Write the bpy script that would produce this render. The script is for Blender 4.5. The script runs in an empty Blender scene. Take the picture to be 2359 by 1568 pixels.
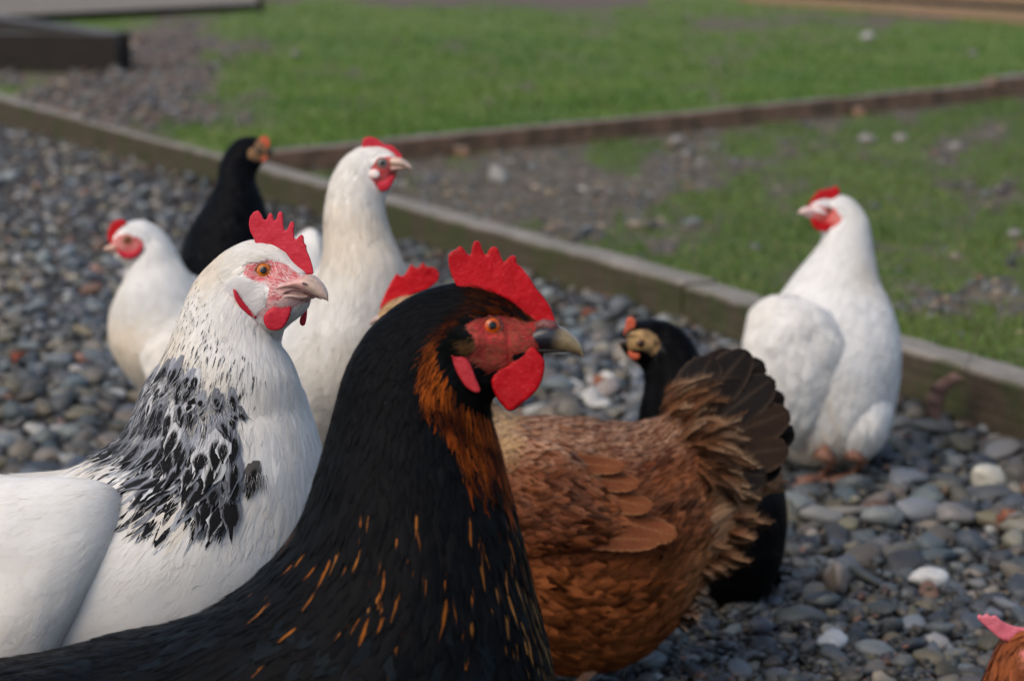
import bpy, bmesh, math, random
import numpy as np
from mathutils import Vector

rng = np.random.default_rng(7)
random.seed(7)
SC = bpy.context.scene
COL = SC.collection

# ------------------------------------------------------------------ camera, sky, sun, exposure
FPX, CXP, CYP, CAMH, PITCH = 5450.0, 1179.0, 784.0, 0.70, math.radians(9.42)
cam_d = bpy.data.cameras.new('camera'); cam = bpy.data.objects.new('camera', cam_d); COL.objects.link(cam)
cam.location = (0, 0, CAMH); cam.rotation_euler = (math.pi/2 - PITCH, 0, 0)
cam_d.sensor_width = 36; cam_d.lens = FPX / 2358 * 36
cam_d.clip_start = 0.05; cam_d.clip_end = 2000
cam_d.dof.use_dof = True; cam_d.dof.focus_distance = 1.60; cam_d.dof.aperture_fstop = 9.5
SC.camera = cam
world = bpy.data.worlds.new('World'); SC.world = world; world.use_nodes = True
wn = world.node_tree; wn.nodes.clear()
wo = wn.nodes.new('ShaderNodeOutputWorld'); wb = wn.nodes.new('ShaderNodeBackground'); sky = wn.nodes.new('ShaderNodeTexSky')
sky.sky_type = 'NISHITA'; sky.sun_disc = False
SUN_EL, SUN_AZ = math.radians(50), math.radians(225)      # azimuth clockwise from +Y (north)
sky.sun_elevation = SUN_EL; sky.sun_rotation = SUN_AZ; sky.dust_density = 3.0; sky.air_density = 1.0
wb.inputs['Strength'].default_value = 0.13
wn.links.new(sky.outputs[0], wb.inputs['Color']); wn.links.new(wb.outputs[0], wo.inputs[0])
sun_d = bpy.data.lights.new('sun', 'SUN'); sun = bpy.data.objects.new('sun', sun_d); COL.objects.link(sun)
sun_d.energy = 0.85; sun_d.angle = math.radians(50); sun_d.color = (1.0, 0.88, 0.72)
sd = Vector((math.sin(SUN_AZ)*math.cos(SUN_EL), math.cos(SUN_AZ)*math.cos(SUN_EL), math.sin(SUN_EL)))
sun.rotation_euler = (-sd).to_track_quat('-Z', 'Y').to_euler()
SC.view_settings.view_transform = 'Standard'; SC.view_settings.look = 'None'
SC.view_settings.gamma = 1.0; SC.view_settings.use_curve_mapping = False
SC.view_settings.exposure = 0.72
SC.render.engine = 'CYCLES'
SC.cycles.use_denoising = True
SC.cycles.max_bounces = 6; SC.cycles.diffuse_bounces = 3; SC.cycles.transparent_max_bounces = 16
SC.cycles.use_fast_gi = False

# ------------------------------------------------------------------ geometry helpers
CAM = np.array([0, 0, CAMH]); AF = np.array([0, math.cos(PITCH), -math.sin(PITCH)])
AR = np.array([1., 0, 0]); AU = np.array([0, math.sin(PITCH), math.cos(PITCH)])

def W(px, py, z):
    px, py, z = np.broadcast_arrays(np.asarray(px, float), np.asarray(py, float), np.asarray(z, float))
    return CAM + z[..., None]*(AF + ((px-CXP)/FPX)[..., None]*AR + ((CYP-py)/FPX)[..., None]*AU)

def proj(P):
    d = np.asarray(P, float) - CAM
    z = d @ AF
    return CXP + (d @ AR)/z*FPX, CYP - (d @ AU)/z*FPX, z

def ground(px, py, h=0.0):
    px, py = np.broadcast_arrays(np.asarray(px, float), np.asarray(py, float))
    d = AF + ((px-CXP)/FPX)[..., None]*AR + ((CYP-py)/FPX)[..., None]*AU
    t = (h - CAMH)/np.minimum(d[..., 2], -1e-4)
    return CAM + d*t[..., None]

def nrm(a):
    return a/np.maximum(np.linalg.norm(a, axis=-1, keepdims=True), 1e-9)

def hash3(ix, iy, iz, seed=0):
    h = (ix*374761393 + iy*668265263 + iz*2147483647 + seed*974634777) & 0xFFFFFFFF
    h = ((h ^ (h >> 13))*1274126177) & 0xFFFFFFFF
    h = ((h ^ (h >> 16))*2246822519) & 0xFFFFFFFF
    return ((h ^ (h >> 15)) & 0xFFFFFF)/float(0xFFFFFF)

def vnoise(P, scale, seed=0):
    P = np.asarray(P, float)*scale + 1000.0
    i = np.floor(P).astype(np.int64); f = P - i; f = f*f*(3-2*f)
    r = 0
    for a in (0, 1):
        for b in (0, 1):
            for c in (0, 1):
                w = (f[..., 0] if a else 1-f[..., 0])*(f[..., 1] if b else 1-f[..., 1])*(f[..., 2] if c else 1-f[..., 2])
                r = r + w*hash3(i[..., 0]+a, i[..., 1]+b, i[..., 2]+c, seed)
    return r*2-1

def fbm(P, scale, seed=0, o=3):
    return sum(vnoise(P, scale*2**k, seed+k)*.5**k for k in range(o))/1.6

def inpoly(px, py, poly):
    r = np.zeros(np.shape(px), bool); n = len(poly)
    for k in range(n):
        x0, y0 = poly[k]; x1, y1 = poly[(k+1) % n]
        if y0 == y1: continue
        c = ((y0 > py) != (y1 > py)) & (px < (x1-x0)*(py-y0)/(y1-y0)+x0)
        r ^= c
    return r

def sm(a, b, x):
    t = np.clip((x-a)/(b-a), 0, 1); return t*t*(3-2*t)

def gau(px, py, cx, cy, rx, ry):
    return np.exp(-((px-cx)/rx)**2 - ((py-cy)/ry)**2)

def lerp(a, b, t):
    t = np.asarray(t)
    return np.asarray(a)*(1-t)[..., None] + np.asarray(b)*t[..., None]

ROOT = {}
def rootloc(o):
    while o is not None:
        if o.name in ROOT: return ROOT[o.name]
        o = o.parent
    return np.zeros(3)

def mesh_obj(name, V, faces, mat, parent=None, attrs=None, smooth=True, normals=None):
    """V (n,3) world space; faces: (m,3)/(m,4) array or list of arrays or python lists"""
    me = bpy.data.meshes.new(name)
    V = np.asarray(V, float) - (rootloc(parent) if parent is not None else 0)
    if isinstance(faces, np.ndarray): faces = [faces]
    if len(faces) and not isinstance(faces[0], np.ndarray):
        me.from_pydata([tuple(v) for v in V], [], [tuple(f) for f in faces])
    else:
        faces = [f for f in faces if len(f)]
        me.vertices.add(len(V)); me.vertices.foreach_set('co', V.astype(np.float32).ravel())
        nl = sum(f.size for f in faces); nf = sum(len(f) for f in faces)
        me.loops.add(nl); me.polygons.add(nf)
        me.loops.foreach_set('vertex_index', np.concatenate([f.ravel() for f in faces]).astype(np.int32))
        tot = np.concatenate([np.full(len(f), f.shape[1]) for f in faces])
        st = np.concatenate([[0], np.cumsum(tot)[:-1]])
        me.polygons.foreach_set('loop_start', st.astype(np.int32))
        try: me.polygons.foreach_set('loop_total', tot.astype(np.int32))
        except Exception: pass
        me.update(calc_edges=True)
    if smooth: me.polygons.foreach_set('use_smooth', np.ones(len(me.polygons), bool))
    for k, a in (attrs or {}).items():
        if a.shape[1] == 3 and k == 'fuv':
            at = me.attributes.new(k, 'FLOAT_VECTOR', 'POINT'); at.data.foreach_set('vector', a.astype(np.float32).ravel())
        else:
            if a.shape[1] == 3: a = np.concatenate([a, np.ones((len(a), 1))], 1)
            at = me.attributes.new(k, 'FLOAT_COLOR', 'POINT'); at.data.foreach_set('color', a.astype(np.float32).ravel())
    me.materials.append(mat)
    if normals is not None: me.normals_split_custom_set_from_vertices(nrm(normals).astype(np.float32))
    o = bpy.data.objects.new(name, me); COL.objects.link(o)
    if parent is not None: o.parent = parent
    return o

def thing(name, loc, label, cat, group=None):
    o = bpy.data.objects.new(name, None); COL.objects.link(o); o.location = tuple(loc); o.empty_display_size = .05
    ROOT[o.name] = np.asarray(loc, float); o['label'] = label; o['category'] = cat
    if group: o['group'] = group
    return o

def tag(o, label=None, cat=None, group=None, kind=None):
    for k, v in (('label', label), ('category', cat), ('group', group), ('kind', kind)):
        if v: o[k] = v
    return o

# ------------------------------------------------------------------ materials
class NT:
    def __init__(s, name):
        s.m = bpy.data.materials.new(name); s.m.use_nodes = True; s.t = s.m.node_tree
        s.b = s.t.nodes['Principled BSDF']
    def n(s, typ, **kw):
        x = s.t.nodes.new(typ)
        for k, v in kw.items():
            if k in x.inputs.keys(): x.inputs[k].default_value = v
            else: setattr(x, k, v)
        return x
    def l(s, a, b): s.t.links.new(a, b)
    def attr(s, name): return s.n('ShaderNodeAttribute', attribute_name=name)
    def math(s, op, a, b=None, clamp=False):
        x = s.n('ShaderNodeMath', operation=op, use_clamp=clamp)
        for k, v in ((0, a), (1, b)):
            if v is None: continue
            if isinstance(v, (int, float)): x.inputs[k].default_value = v
            else: s.l(v, x.inputs[k])
        return x.outputs[0]
    def mix(s, f, a, b, mode='MIX'):
        x = s.n('ShaderNodeMixRGB', blend_type=mode)
        for k, v in ((0, f), (1, a), (2, b)):
            if isinstance(v, (int, float)): x.inputs[k].default_value = v
            elif isinstance(v, tuple): x.inputs[k].default_value = (*v, 1)
            else: s.l(v, x.inputs[k])
        return x.outputs[0]
    def noise(s, scale, detail=4, vec=None, rough=.55):
        x = s.n('ShaderNodeTexNoise'); x.inputs['Scale'].default_value = scale; x.inputs['Detail'].default_value = detail
        x.inputs['Roughness'].default_value = rough
        if vec is None: vec = s.n('ShaderNodeTexCoord').outputs['Object']
        s.l(vec, x.inputs['Vector']); return x.outputs['Fac']
    def ramp(s, f, stops):
        x = s.n('ShaderNodeValToRGB'); e = x.color_ramp.elements
        while len(e) < len(stops): e.new(.5)
        for k, (p, c) in enumerate(stops):
            e[k].position = p; e[k].color = (*c, 1) if isinstance(c, tuple) else (c, c, c, 1)
        s.l(f, x.inputs[0]); return x.outputs[0]
    def bump(s, h, strength=.3, dist=.002):
        x = s.n('ShaderNodeBump'); x.inputs['Strength'].default_value = strength; x.inputs['Distance'].default_value = dist
        s.l(h, x.inputs['Height']); s.l(x.outputs[0], s.b.inputs['Normal'])

def mat_plumage(name, rough=.7, sheen=.15, trans=0.0, spec=.25, varia=.25):
    M = NT(name); a = M.attr('Col'); b = M.attr('Mid'); k = M.attr('mk'); f = M.attr('fuv')
    sx = M.n('ShaderNodeSeparateXYZ'); M.l(f.outputs['Vector'], sx.inputs[0])
    au = M.math('ABSOLUTE', sx.outputs[0]); v = sx.outputs[1]; r = sx.outputs[2]
    cx = M.n('ShaderNodeCombineXYZ')
    M.l(M.math('MULTIPLY', sx.outputs[0], 5.0), cx.inputs[0])
    M.l(M.math('SUBTRACT', M.math('MULTIPLY', v, 2.2), M.math('MULTIPLY', au, 1.2)), cx.inputs[1])
    M.l(M.math('MULTIPLY', r, 60.0), cx.inputs[2])
    nz = M.noise(2.2, 3, cx.outputs[0])
    sk = M.n('ShaderNodeSeparateColor'); M.l(k.outputs['Color'], sk.inputs[0])
    # mark: |u| < width, v > start
    vt = M.math('DIVIDE', M.math('SUBTRACT', v, sk.outputs[0]), M.math('MAXIMUM', M.math('SUBTRACT', sk.outputs[2], sk.outputs[0]), .05), True)
    tp = M.math('MULTIPLY', sk.outputs[1], M.math('POWER', M.math('SINE', M.math('MULTIPLY', vt, 3.1416)), .6))
    e1 = M.math('SUBTRACT', tp, M.math('ADD', au, M.math('MULTIPLY', M.math('SUBTRACT', nz, .5), .7)))
    e1 = M.math('MULTIPLY', e1, 3.6, True)
    e2 = M.math('MULTIPLY', M.math('SUBTRACT', v, sk.outputs[0]), 7.0, True)
    e3 = M.math('MULTIPLY', M.math('SUBTRACT', sk.outputs[2], v), 9.0, True)
    mk = M.math('MULTIPLY', M.math('MULTIPLY', e1, e2), e3)
    c = M.mix(mk, a.outputs['Color'], b.outputs['Color'])
    # fine barb streaks
    cb = M.n('ShaderNodeCombineXYZ'); M.l(M.math('MULTIPLY', sx.outputs[0], 1.5), cb.inputs[0])
    M.l(M.math('SUBTRACT', M.math('MULTIPLY', v, 30.0), M.math('MULTIPLY', au, 16.0)), cb.inputs[1])
    M.l(M.math('MULTIPLY', r, 60.0), cb.inputs[2])
    nb = M.noise(1.0, 2, cb.outputs[0])
    c = M.mix(1.0, c, M.ramp(nb, [(.25, 1-varia), (.75, 1.0)]), 'MULTIPLY')
    M.l(c, M.b.inputs['Base Color']); M.b.inputs['Roughness'].default_value = rough
    M.b.inputs['Sheen Weight'].default_value = sheen; M.b.inputs['Sheen Roughness'].default_value = .5
    M.b.inputs['Specular IOR Level'].default_value = spec
    M.bump(nb, .35 if varia > .1 else .12, .0006)
    if trans > 0:
        out = M.t.nodes['Material Output']; tr = M.n('ShaderNodeBsdfTranslucent'); M.l(c, tr.inputs[0])
        mx = M.n('ShaderNodeMixShader'); mx.inputs[0].default_value = trans
        M.l(M.b.outputs[0], mx.inputs[1]); M.l(tr.outputs[0], mx.inputs[2]); M.l(mx.outputs[0], out.inputs[0])
    return M.m

def mat_skin(name, c1, c2, rough=.45, sss=.25, scale=260, bump=.5, spec=.4):
    M = NT(name); n = M.noise(scale, 3); n2 = M.noise(35, 3)
    c = M.mix(M.ramp(n2, [(.35, 0.), (.7, 1.)]), c1, c2)
    c = M.mix(M.ramp(n, [(.62, 0.), (.75, .35)]), c, (min(1, c2[0]*1.1), c2[1]*1.6+.008, c2[2]*1.6+.01))
    M.l(c, M.b.inputs['Base Color']); M.b.inputs['Roughness'].default_value = rough
    M.b.inputs['Specular IOR Level'].default_value = spec
    M.b.inputs['Subsurface Weight'].default_value = sss; M.b.inputs['Subsurface Radius'].default_value = (.006, .0015, .001)
    M.b.inputs['Subsurface Scale'].default_value = .6
    n5 = M.noise(480, 3); c = M.mix(M.ramp(n5, [(.56, 0.), (.74, .22)]), c, (.58, .10, .11)); c = M.mix(M.ramp(n5, [(.26, .35), (.42, 0.)]), c, (.24, .004, .006)); M.l(c, M.b.inputs['Base Color'])
    M.bump(M.math('ADD', n, M.math('MULTIPLY', n5, .8)), bump*.9, .0008); return M.m

def mat_attr(name, rough=.5, spec=.5, coat=0, nscale=0, namp=.2, bump=0, sss=0):
    M = NT(name); c = M.attr('Col').outputs['Color']
    if nscale:
        n = M.noise(nscale, 4); c = M.mix(1.0, c, M.ramp(n, [(.3, 1-namp), (.7, 1+namp*.3)]), 'MULTIPLY')
        if bump: M.bump(n, bump, .001)
    M.l(c, M.b.inputs['Base Color']); M.b.inputs['Roughness'].default_value = rough
    M.b.inputs['Specular IOR Level'].default_value = spec; M.b.inputs['Coat Weight'].default_value = coat
    M.b.inputs['Coat Roughness'].default_value = .03
    if sss:
        M.b.inputs['Subsurface Weight'].default_value = sss; M.b.inputs['Subsurface Radius'].default_value = (.005, .002, .0015)
    return M.m

M_WHITE = mat_plumage('white_plumage', .85, .15, .38, .10, .03)
M_BLACK = mat_plumage('black_plumage', .48, .0, 0, .03, .45)
M_BROWN = mat_plumage('brown_plumage', .7, .0, .06, .10, .45)
M_COMB = mat_skin('comb_skin_rose', (.38, .008, .020), (.48, .022, .042), .5, .12, spec=.2)
M_COMBR = mat_skin('comb_skin_scarlet', (.32, .0015, .004), (.46, .003, .008), .45, .10, spec=.14)
M_COMBP = mat_skin('comb_skin_pink', (.46, .07, .11), (.58, .16, .19), .5)
M_COMBO = mat_skin('comb_skin_orange', (.42, .05, .012), (.50, .12, .04), .5)
M_EYE = mat_attr('eye_gloss', .16, .3, .12)
M_HORN = mat_attr('beak_horn', .38, .45, .1, 300, .25, .15, .1)
M_LEG = mat_attr('leg_scale', .55, .4, 0, 350, .35, .6)
M_FACE = mat_attr('bare_face', .6, .3, 0, 420, .35, .8, .15)

# ------------------------------------------------------------------ lofts, feathers, strands
def catmull(A, m):
    A = np.asarray(A, float); n = len(A)
    u = np.linspace(0, n-1, m); i = np.minimum(u.astype(int), n-2); f = (u-i)[:, None]
    P = np.vstack([2*A[0]-A[1], A, 2*A[-1]-A[-2]])
    a, b, c, d = P[i], P[i+1], P[i+2], P[i+3]
    return .5*((2*b) + (c-a)*f + (2*a-5*b+4*c-d)*f*f + (3*b-a-3*c+d)*f**3)

class Loft:
    def __init__(s, st, z, nu=150, nt=72, exp=1.0, lump=0, lumpscale=25, bumps=(), seed=0):
        """stations (tx,ty,bx,by,hw[,dz]); z base depth"""
        st = [tuple(x)+(0,)*(6-len(x)) for x in st]; A = np.array(st, float)
        T = W(A[:, 0], A[:, 1], z+A[:, 5]); B = W(A[:, 2], A[:, 3], z+A[:, 5])
        R = catmull(np.hstack([T, B, A[:, 4:5]]), nu)
        T, B, hw = R[:, :3], R[:, 3:6], np.maximum(R[:, 6], .0005)
        C = (T+B)/2; U = (T-B)/2
        tan = np.gradient(C, axis=0)
        k = np.ones(9)/9
        tp = np.pad(tan, ((4, 4), (0, 0)), mode='edge'); tan = np.stack([np.convolve(tp[:, q], k, 'valid') for q in range(3)], 1)
        L = nrm(np.cross(nrm(U), nrm(tan)))
        s.L = L; s.C = C; s.U = U
        th = np.arange(nt)/nt*2*math.pi
        c, sn = np.cos(th), np.sin(th)
        c = np.sign(c)*np.abs(c)**exp; sn = np.sign(sn)*np.abs(sn)**exp
        s.G = C[:, None] + U[:, None]*c[None, :, None] + L[:, None]*(hw[:, None]*sn[None])[..., None]
        s.nu, s.nt = nu, nt
        s.sag = (C, L); s.hw = hw
        s.calc()
        px, py, _ = proj(s.G)
        d = np.zeros(s.G.shape[:2])
        for (bx, by, rx, ry, amp) in bumps: d += amp*gau(px, py, bx, by, rx, ry)
        if lump:
            d += lump*fbm(s.G, lumpscale, seed, 2)*np.minimum(1, s.hw/.03)[:, None]
        s.G = s.G + s.N*d[..., None]; s.calc()
        s.px, s.py, s.pz = proj(s.G)
        s.outline = [tuple(x[:2]) for x in st]+[tuple(x[2:4]) for x in st[::-1]]
    def calc(s):
        ds = np.gradient(s.G, axis=0); dt = np.roll(s.G, -1, 1)-np.roll(s.G, 1, 1)
        N = nrm(np.cross(ds, dt)); c = s.G - s.C[:, None]
        if (N*c).sum() < 0: N = -N
        s.N = N; s.ls = np.linalg.norm(ds, axis=2)*(s.nu-1) + 1e-5; s.lt = np.linalg.norm(dt, axis=2)/2*s.nt + 1e-5
        s.area = s.ls*s.lt
    def ev(s, arr, S, T):
        x = np.clip(S, 0, .99999)*(s.nu-1); i = x.astype(int); f = (x-i)
        y = np.mod(T, 1)*s.nt; j = y.astype(int) % s.nt; g = y-np.floor(y); j1 = (j+1) % s.nt
        if arr.ndim == 3: f = f[..., None]; g = g[..., None]
        return (arr[i, j]*(1-f)*(1-g)+arr[i+1, j]*f*(1-g)+arr[i, j1]*(1-f)*g+arr[i+1, j1]*f*g)
    def pos(s, S, T, ls=.3):
        P = s.ev(s.G, S, T); ex = np.maximum(S-.99999, 0)*ls
        if ex.max() > 0:
            D = s.G[-1].mean(0)-s.C[-8]; D = D/np.linalg.norm(D)
            P = P + ex[..., None]*D*.6
        return P
    def sample(s, n, dens=None):
        w = s.area.copy()
        if dens is not None: w = w*dens(s.px, s.py)
        w = w.ravel(); w = w/w.sum(); idx = rng.choice(len(w), n, p=w)
        i, j = idx//s.nt, idx % s.nt
        return np.clip((i+rng.random(n)-.5)/(s.nu-1), 0, 1), (j+rng.random(n)-.5)/s.nt
    def hit(s, x, y):
        fc = ((s.N @ AF) < 0)
        d = (s.px-x)**2+(s.py-y)**2 + (~fc)*1e9
        k = np.argmin(d); i, j = k//s.nt, k % s.nt
        m = (-j) % s.nt
        return (s.G[i, j], s.N[i, j]), (s.G[i, m], s.N[i, m])
    def mesh(s, name, mat, parent, colf):
        nu, nt = s.nu, s.nt
        V = np.vstack([s.G.reshape(-1, 3), s.G[0].mean(0)[None], s.G[-1].mean(0)[None]])
        i, j = np.meshgrid(np.arange(nu-1), np.arange(nt), indexing='ij'); j1 = (j+1) % nt
        Q = np.stack([i*nt+j, (i+1)*nt+j, (i+1)*nt+j1, i*nt+j1], -1).reshape(-1, 4)
        jj = np.arange(nt); a, b = nu*nt, nu*nt+1
        Tt = np.vstack([np.stack([np.full(nt, a), jj, (jj+1) % nt], 1),
                        np.stack([np.full(nt, b), (nu-1)*nt+(jj+1) % nt, (nu-1)*nt+jj], 1)])
        if (np.cross(V[Q[:, 1]]-V[Q[:, 0]], V[Q[:, 3]]-V[Q[:, 0]])*s.N[:-1].reshape(-1, 3)).sum() < 0:
            Q = Q[:, ::-1].copy(); Tt = Tt[:, ::-1].copy()
        px, py, _ = proj(V); C = colf(px, py, V)
        z = np.zeros((len(V), 3))
        return mesh_obj(name, V, [Q, Tt], mat, parent, {'Col': C, 'Mid': C, 'mk': z, 'fuv': z})

def feathers(lf, name, mat, parent, n, dens, Lf, Wf, colf, lift=.10, base=.0006, rows=5, cols=5, sway=.12, jag=.10, ST=None, soft=.10):
    """feathers that follow the loft. Lf, Wf: f(px,py)->metres. colf(px,py,P)->(edge, mid, mk)"""
    S, T = lf.sample(n, dens) if ST is None else ST
    n = len(S)
    P0 = lf.pos(S, T); px, py, _ = proj(P0)
    L = Lf(px, py)*rng.uniform(.8, 1.2, n); Wd = Wf(px, py)*rng.uniform(.85, 1.15, n)
    ls = lf.ev(lf.ls, S, T); lt = lf.ev(lf.lt, S, T)
    ds = L/np.maximum(ls, .02); dt = np.minimum(Wd/np.maximum(lt, .01), .12); sw = rng.normal(0, sway, n)*L/np.maximum(lt, .03)
    v = np.linspace(0, 1, rows); u = np.linspace(-1, 1, cols)
    wv = np.clip(np.sin(np.clip(v*.80+.12, 0, 1)*math.pi)**.75, .15, 1)
    vv = v[None, :, None] + np.zeros((n, 1, cols)); uu = u[None, None, :] + np.zeros((n, rows, 1))
    vv = vv.copy()
    vv[:, -1, :] += rng.uniform(-jag, jag, (n, cols)) - .16*u[None]**2
    if rows > 3: vv[:, -2, :] += -.10*u[None]**2
    SS = S[:, None, None] + vv*ds[:, None, None]
    TT = T[:, None, None] + .5*uu*wv[None, :, None]*dt[:, None, None] + sw[:, None, None]*vv
    P = lf.pos(SS, TT, ls[:, None, None]); N = lf.ev(lf.N, SS, TT)
    rl = rng.uniform(.4, 1.5, n)
    h = base + (lift*rl*L)[:, None, None]*np.clip(vv, 0, 1.1)**1.2 - (uu**2)*(Wd[:, None, None]*.03)
    h = h + rng.uniform(0, .0005, n)[:, None, None]
    P = P + N*h[..., None]
    e, m, mk = colf(px, py, P0)
    k = rows*cols
    i, j = np.meshgrid(np.arange(rows-1), np.arange(cols-1), indexing='ij')
    q = np.stack([i*cols+j, (i+1)*cols+j, (i+1)*cols+j+1, i*cols+j+1], -1).reshape(-1, 4)
    Q = (q[None]+(np.arange(n)*k)[:, None, None]).reshape(-1, 4)
    ex = lambda a: np.repeat(a, k, axis=0)
    fuv = np.stack([uu.ravel(), vv.ravel(), ex(rng.random(n))], 1)
    side = nrm(P[:, :, -1]-P[:, :, 0])[:, :, None, :]
    NN = nrm(N)+side*(uu*soft*1.8)[..., None]+rng.normal(0, soft, (n, 1, 1, 3))
    o = mesh_obj(name, P.reshape(-1, 3), Q, mat, parent, {'Col': ex(e), 'Mid': ex(m), 'mk': ex(mk), 'fuv': fuv}, normals=NN.reshape(-1, 3))
    o['kind'] = 'stuff'; return o

def strands(lf, name, mat, parent, n, dens, Lf, width, colf, lift=.18, sway=.25, rows=4, back=False):
    S, T = lf.sample(n, dens); P0 = lf.pos(S, T); px, py, _ = proj(P0)
    L = Lf(px, py)*rng.uniform(.6, 1.3, n); ls = lf.ev(lf.ls, S, T); lt = lf.ev(lf.lt, S, T)
    ds = L/np.maximum(ls, .02); sw = rng.normal(0, sway, n)*L/np.maximum(lt, .02)
    v = np.linspace(0, 1, rows)[None]
    SS = S[:, None]+v*ds[:, None]*(-1 if back else 1); TT = T[:, None]+sw[:, None]*v
    P = lf.pos(SS, TT, ls[:, None]); N = lf.ev(lf.N, SS, TT)
    P = P + N*(.0004+(lift*L*rng.uniform(.2, 1.6, n))[:, None]*v**1.3)[..., None]
    tan = nrm(np.gradient(P, axis=1)); side = nrm(np.cross(N, tan)+1e-6)
    w = width*(1-.85*v**1.5)[..., None]*rng.uniform(.6, 1.3, n)[:, None, None]
    A = P-side*w; B = P+side*w
    V = np.stack([A, B], 2).reshape(-1, 3); k = rows*2
    r = np.arange(rows-1); q = np.stack([2*r, 2*r+2, 2*r+3, 2*r+1], 1)
    Q = (q[None]+(np.arange(n)*k)[:, None, None]).reshape(-1, 4)
    e, m, mk = colf(px, py, P0); ex = lambda a: np.repeat(a, k, axis=0)
    fuv = np.stack([np.tile([0., 0.], n*rows), np.tile(np.repeat(np.linspace(0, 1, rows), 2), n), ex(rng.random(n))], 1)
    NN = np.repeat(N+rng.normal(0, .07, (n, 1, 3)), 2, axis=1).reshape(-1, 3)
    o = mesh_obj(name, V, Q, mat, parent, {'Col': ex(e), 'Mid': ex(m), 'mk': ex(mk), 'fuv': fuv}, normals=NN)
    o['kind'] = 'stuff'; return o

def wisps(name, mat, root, items, z, seed=0):
    """loose curved feathers made of a rachis and separate barbs. items: (x,y,angle,len_px,bend,halfwidth_m,c0,c1,dz)"""
    V, C, T = [], [], []
    for (x, y, an, ln, bend, hw, c0, c1, dz) in items:
        m = 26; t = np.linspace(0, 1, m); a = an+bend*t
        px = x+np.cumsum(np.cos(a))*ln/m; py = y-np.cumsum(np.sin(a))*ln/m
        P = W(px, py, z+dz-.010*np.sin(t*2.2)); d = nrm(np.gradient(P, axis=0)); s = nrm(np.cross(d, AF))
        c = lerp(np.array(c0), np.array(c1), sm(.2, .95, t))
        w = .00018
        for k in range(m-1):
            b = len(V); V += [P[k]-s[k]*w, P[k]+s[k]*w, P[k+1]]; C += [c[k]*1.1]*3; T.append((b, b+1, b+2))
        for k in range(2, m):
            for sg in (-1, 1):
                for q in range(2):
                    l = hw*(math.sin(min(1, t[k]*1.1+.12)*math.pi*.86)**.7)*rng.uniform(.7, 1.15)
                    p = P[k]+d[k]*rng.uniform(-.5, .5)*np.linalg.norm(P[k]-P[k-1]); u = nrm(d[k]*rng.uniform(.8, 1.5)+s[k]*sg+AF*rng.normal(0, .15))
                    b = len(V); ww = .00014; V += [p-d[k]*ww*1.6, p+d[k]*ww*1.6, p+u*l]; cc = np.clip(c[k]*rng.uniform(.75, 1.2), 0, 1); C += [cc]*3; T.append((b, b+1, b+2))
    V = np.array(V); C = np.array(C); zz = np.zeros((len(V), 3))
    o = mesh_obj(name, V, np.array(T), mat, root, {'Col': C, 'Mid': C, 'mk': zz, 'fuv': zz}, normals=np.tile(-AF*.7+np.array([-.1, 0, .5]), (len(V), 1)))
    o['kind'] = 'stuff'; return o

def slab(name, pts, z, thick, mat, parent, voxel=.0009, smooth=6, kz=0.0, px0=0.0, bulge=None, lump=.0):
    """flat fleshy piece: px outline at depth z, real thickness, rounded by remeshing"""
    pts = np.array(pts, float); zz = z + kz*(pts[:, 0]-px0)
    a = W(pts[:, 0], pts[:, 1], zz-thick/2); b = W(pts[:, 0], pts[:, 1], zz+thick/2)
    n = len(pts); c = a.mean(0)
    me = bpy.data.meshes.new('tmp')
    me.from_pydata([tuple(x-c) for x in np.vstack([a, b])], [],
                   [tuple(range(n)), tuple(range(2*n-1, n-1, -1))]+[(k, k+n, (k+1) % n+n, (k+1) % n) for k in range(n)])
    bm = bmesh.new(); bm.from_mesh(me); bmesh.ops.triangulate(bm, faces=bm.faces[:]); bmesh.ops.recalc_face_normals(bm, faces=bm.faces[:]); bm.to_mesh(me); bm.free()
    o = bpy.data.objects.new('tmp', me); COL.objects.link(o)
    r = o.modifiers.new('r', 'REMESH'); r.mode = 'VOXEL'; r.voxel_size = voxel
    s = o.modifiers.new('s', 'SMOOTH'); s.iterations = smooth; s.factor = .5
    dg = bpy.context.evaluated_depsgraph_get(); nm = bpy.data.meshes.new_from_object(o.evaluated_get(dg))
    bpy.data.objects.remove(o); V = np.empty(len(nm.vertices)*3); nm.vertices.foreach_get('co', V); V = V.reshape(-1, 3)+c
    if lump: V = V+AF*(lump*fbm(V, 55, 3, 2)+lump*.35*fbm(V, 190, 5, 2))[:, None]
    if bulge is not None: V = bulge(V)
    V = V - (rootloc(parent) if parent is not None else 0)
    nm.vertices.foreach_set('co', V.ravel()); nm.update(); nm.name = name
    nm.polygons.foreach_set('use_smooth', np.ones(len(nm.polygons), bool)); nm.materials.clear(); nm.materials.append(mat)
    ob = bpy.data.objects.new(name, nm); COL.objects.link(ob); ob.parent = parent; return ob

def tube(path, rad, seg=10):
    path = np.asarray(path, float); rad = np.asarray(rad, float); n = len(path)
    t = nrm(np.gradient(path, axis=0)); up = np.array([.13, .21, .97]) if abs(t[0][2]) < .9 else np.array([1, .1, 0])
    a = nrm(np.cross(t, up)); b = np.cross(t, a); th = np.arange(seg)/seg*2*math.pi
    V = path[:, None]+rad[:, None, None]*(a[:, None]*np.cos(th)[None, :, None]+b[:, None]*np.sin(th)[None, :, None])
    F = [(i*seg+j, i*seg+(j+1) % seg, (i+1)*seg+(j+1) % seg, (i+1)*seg+j) for i in range(n-1) for j in range(seg)]
    F += [tuple(range(seg))[::-1], tuple((n-1)*seg+q for q in range(seg))]
    return V.reshape(-1, 3), F

def join(parts):
    V, F, o = [], [], 0
    for v, f in parts:
        V.append(v); F += [tuple(q+o for q in x) for x in f]; o += len(v)
    return np.vstack(V), F

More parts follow.
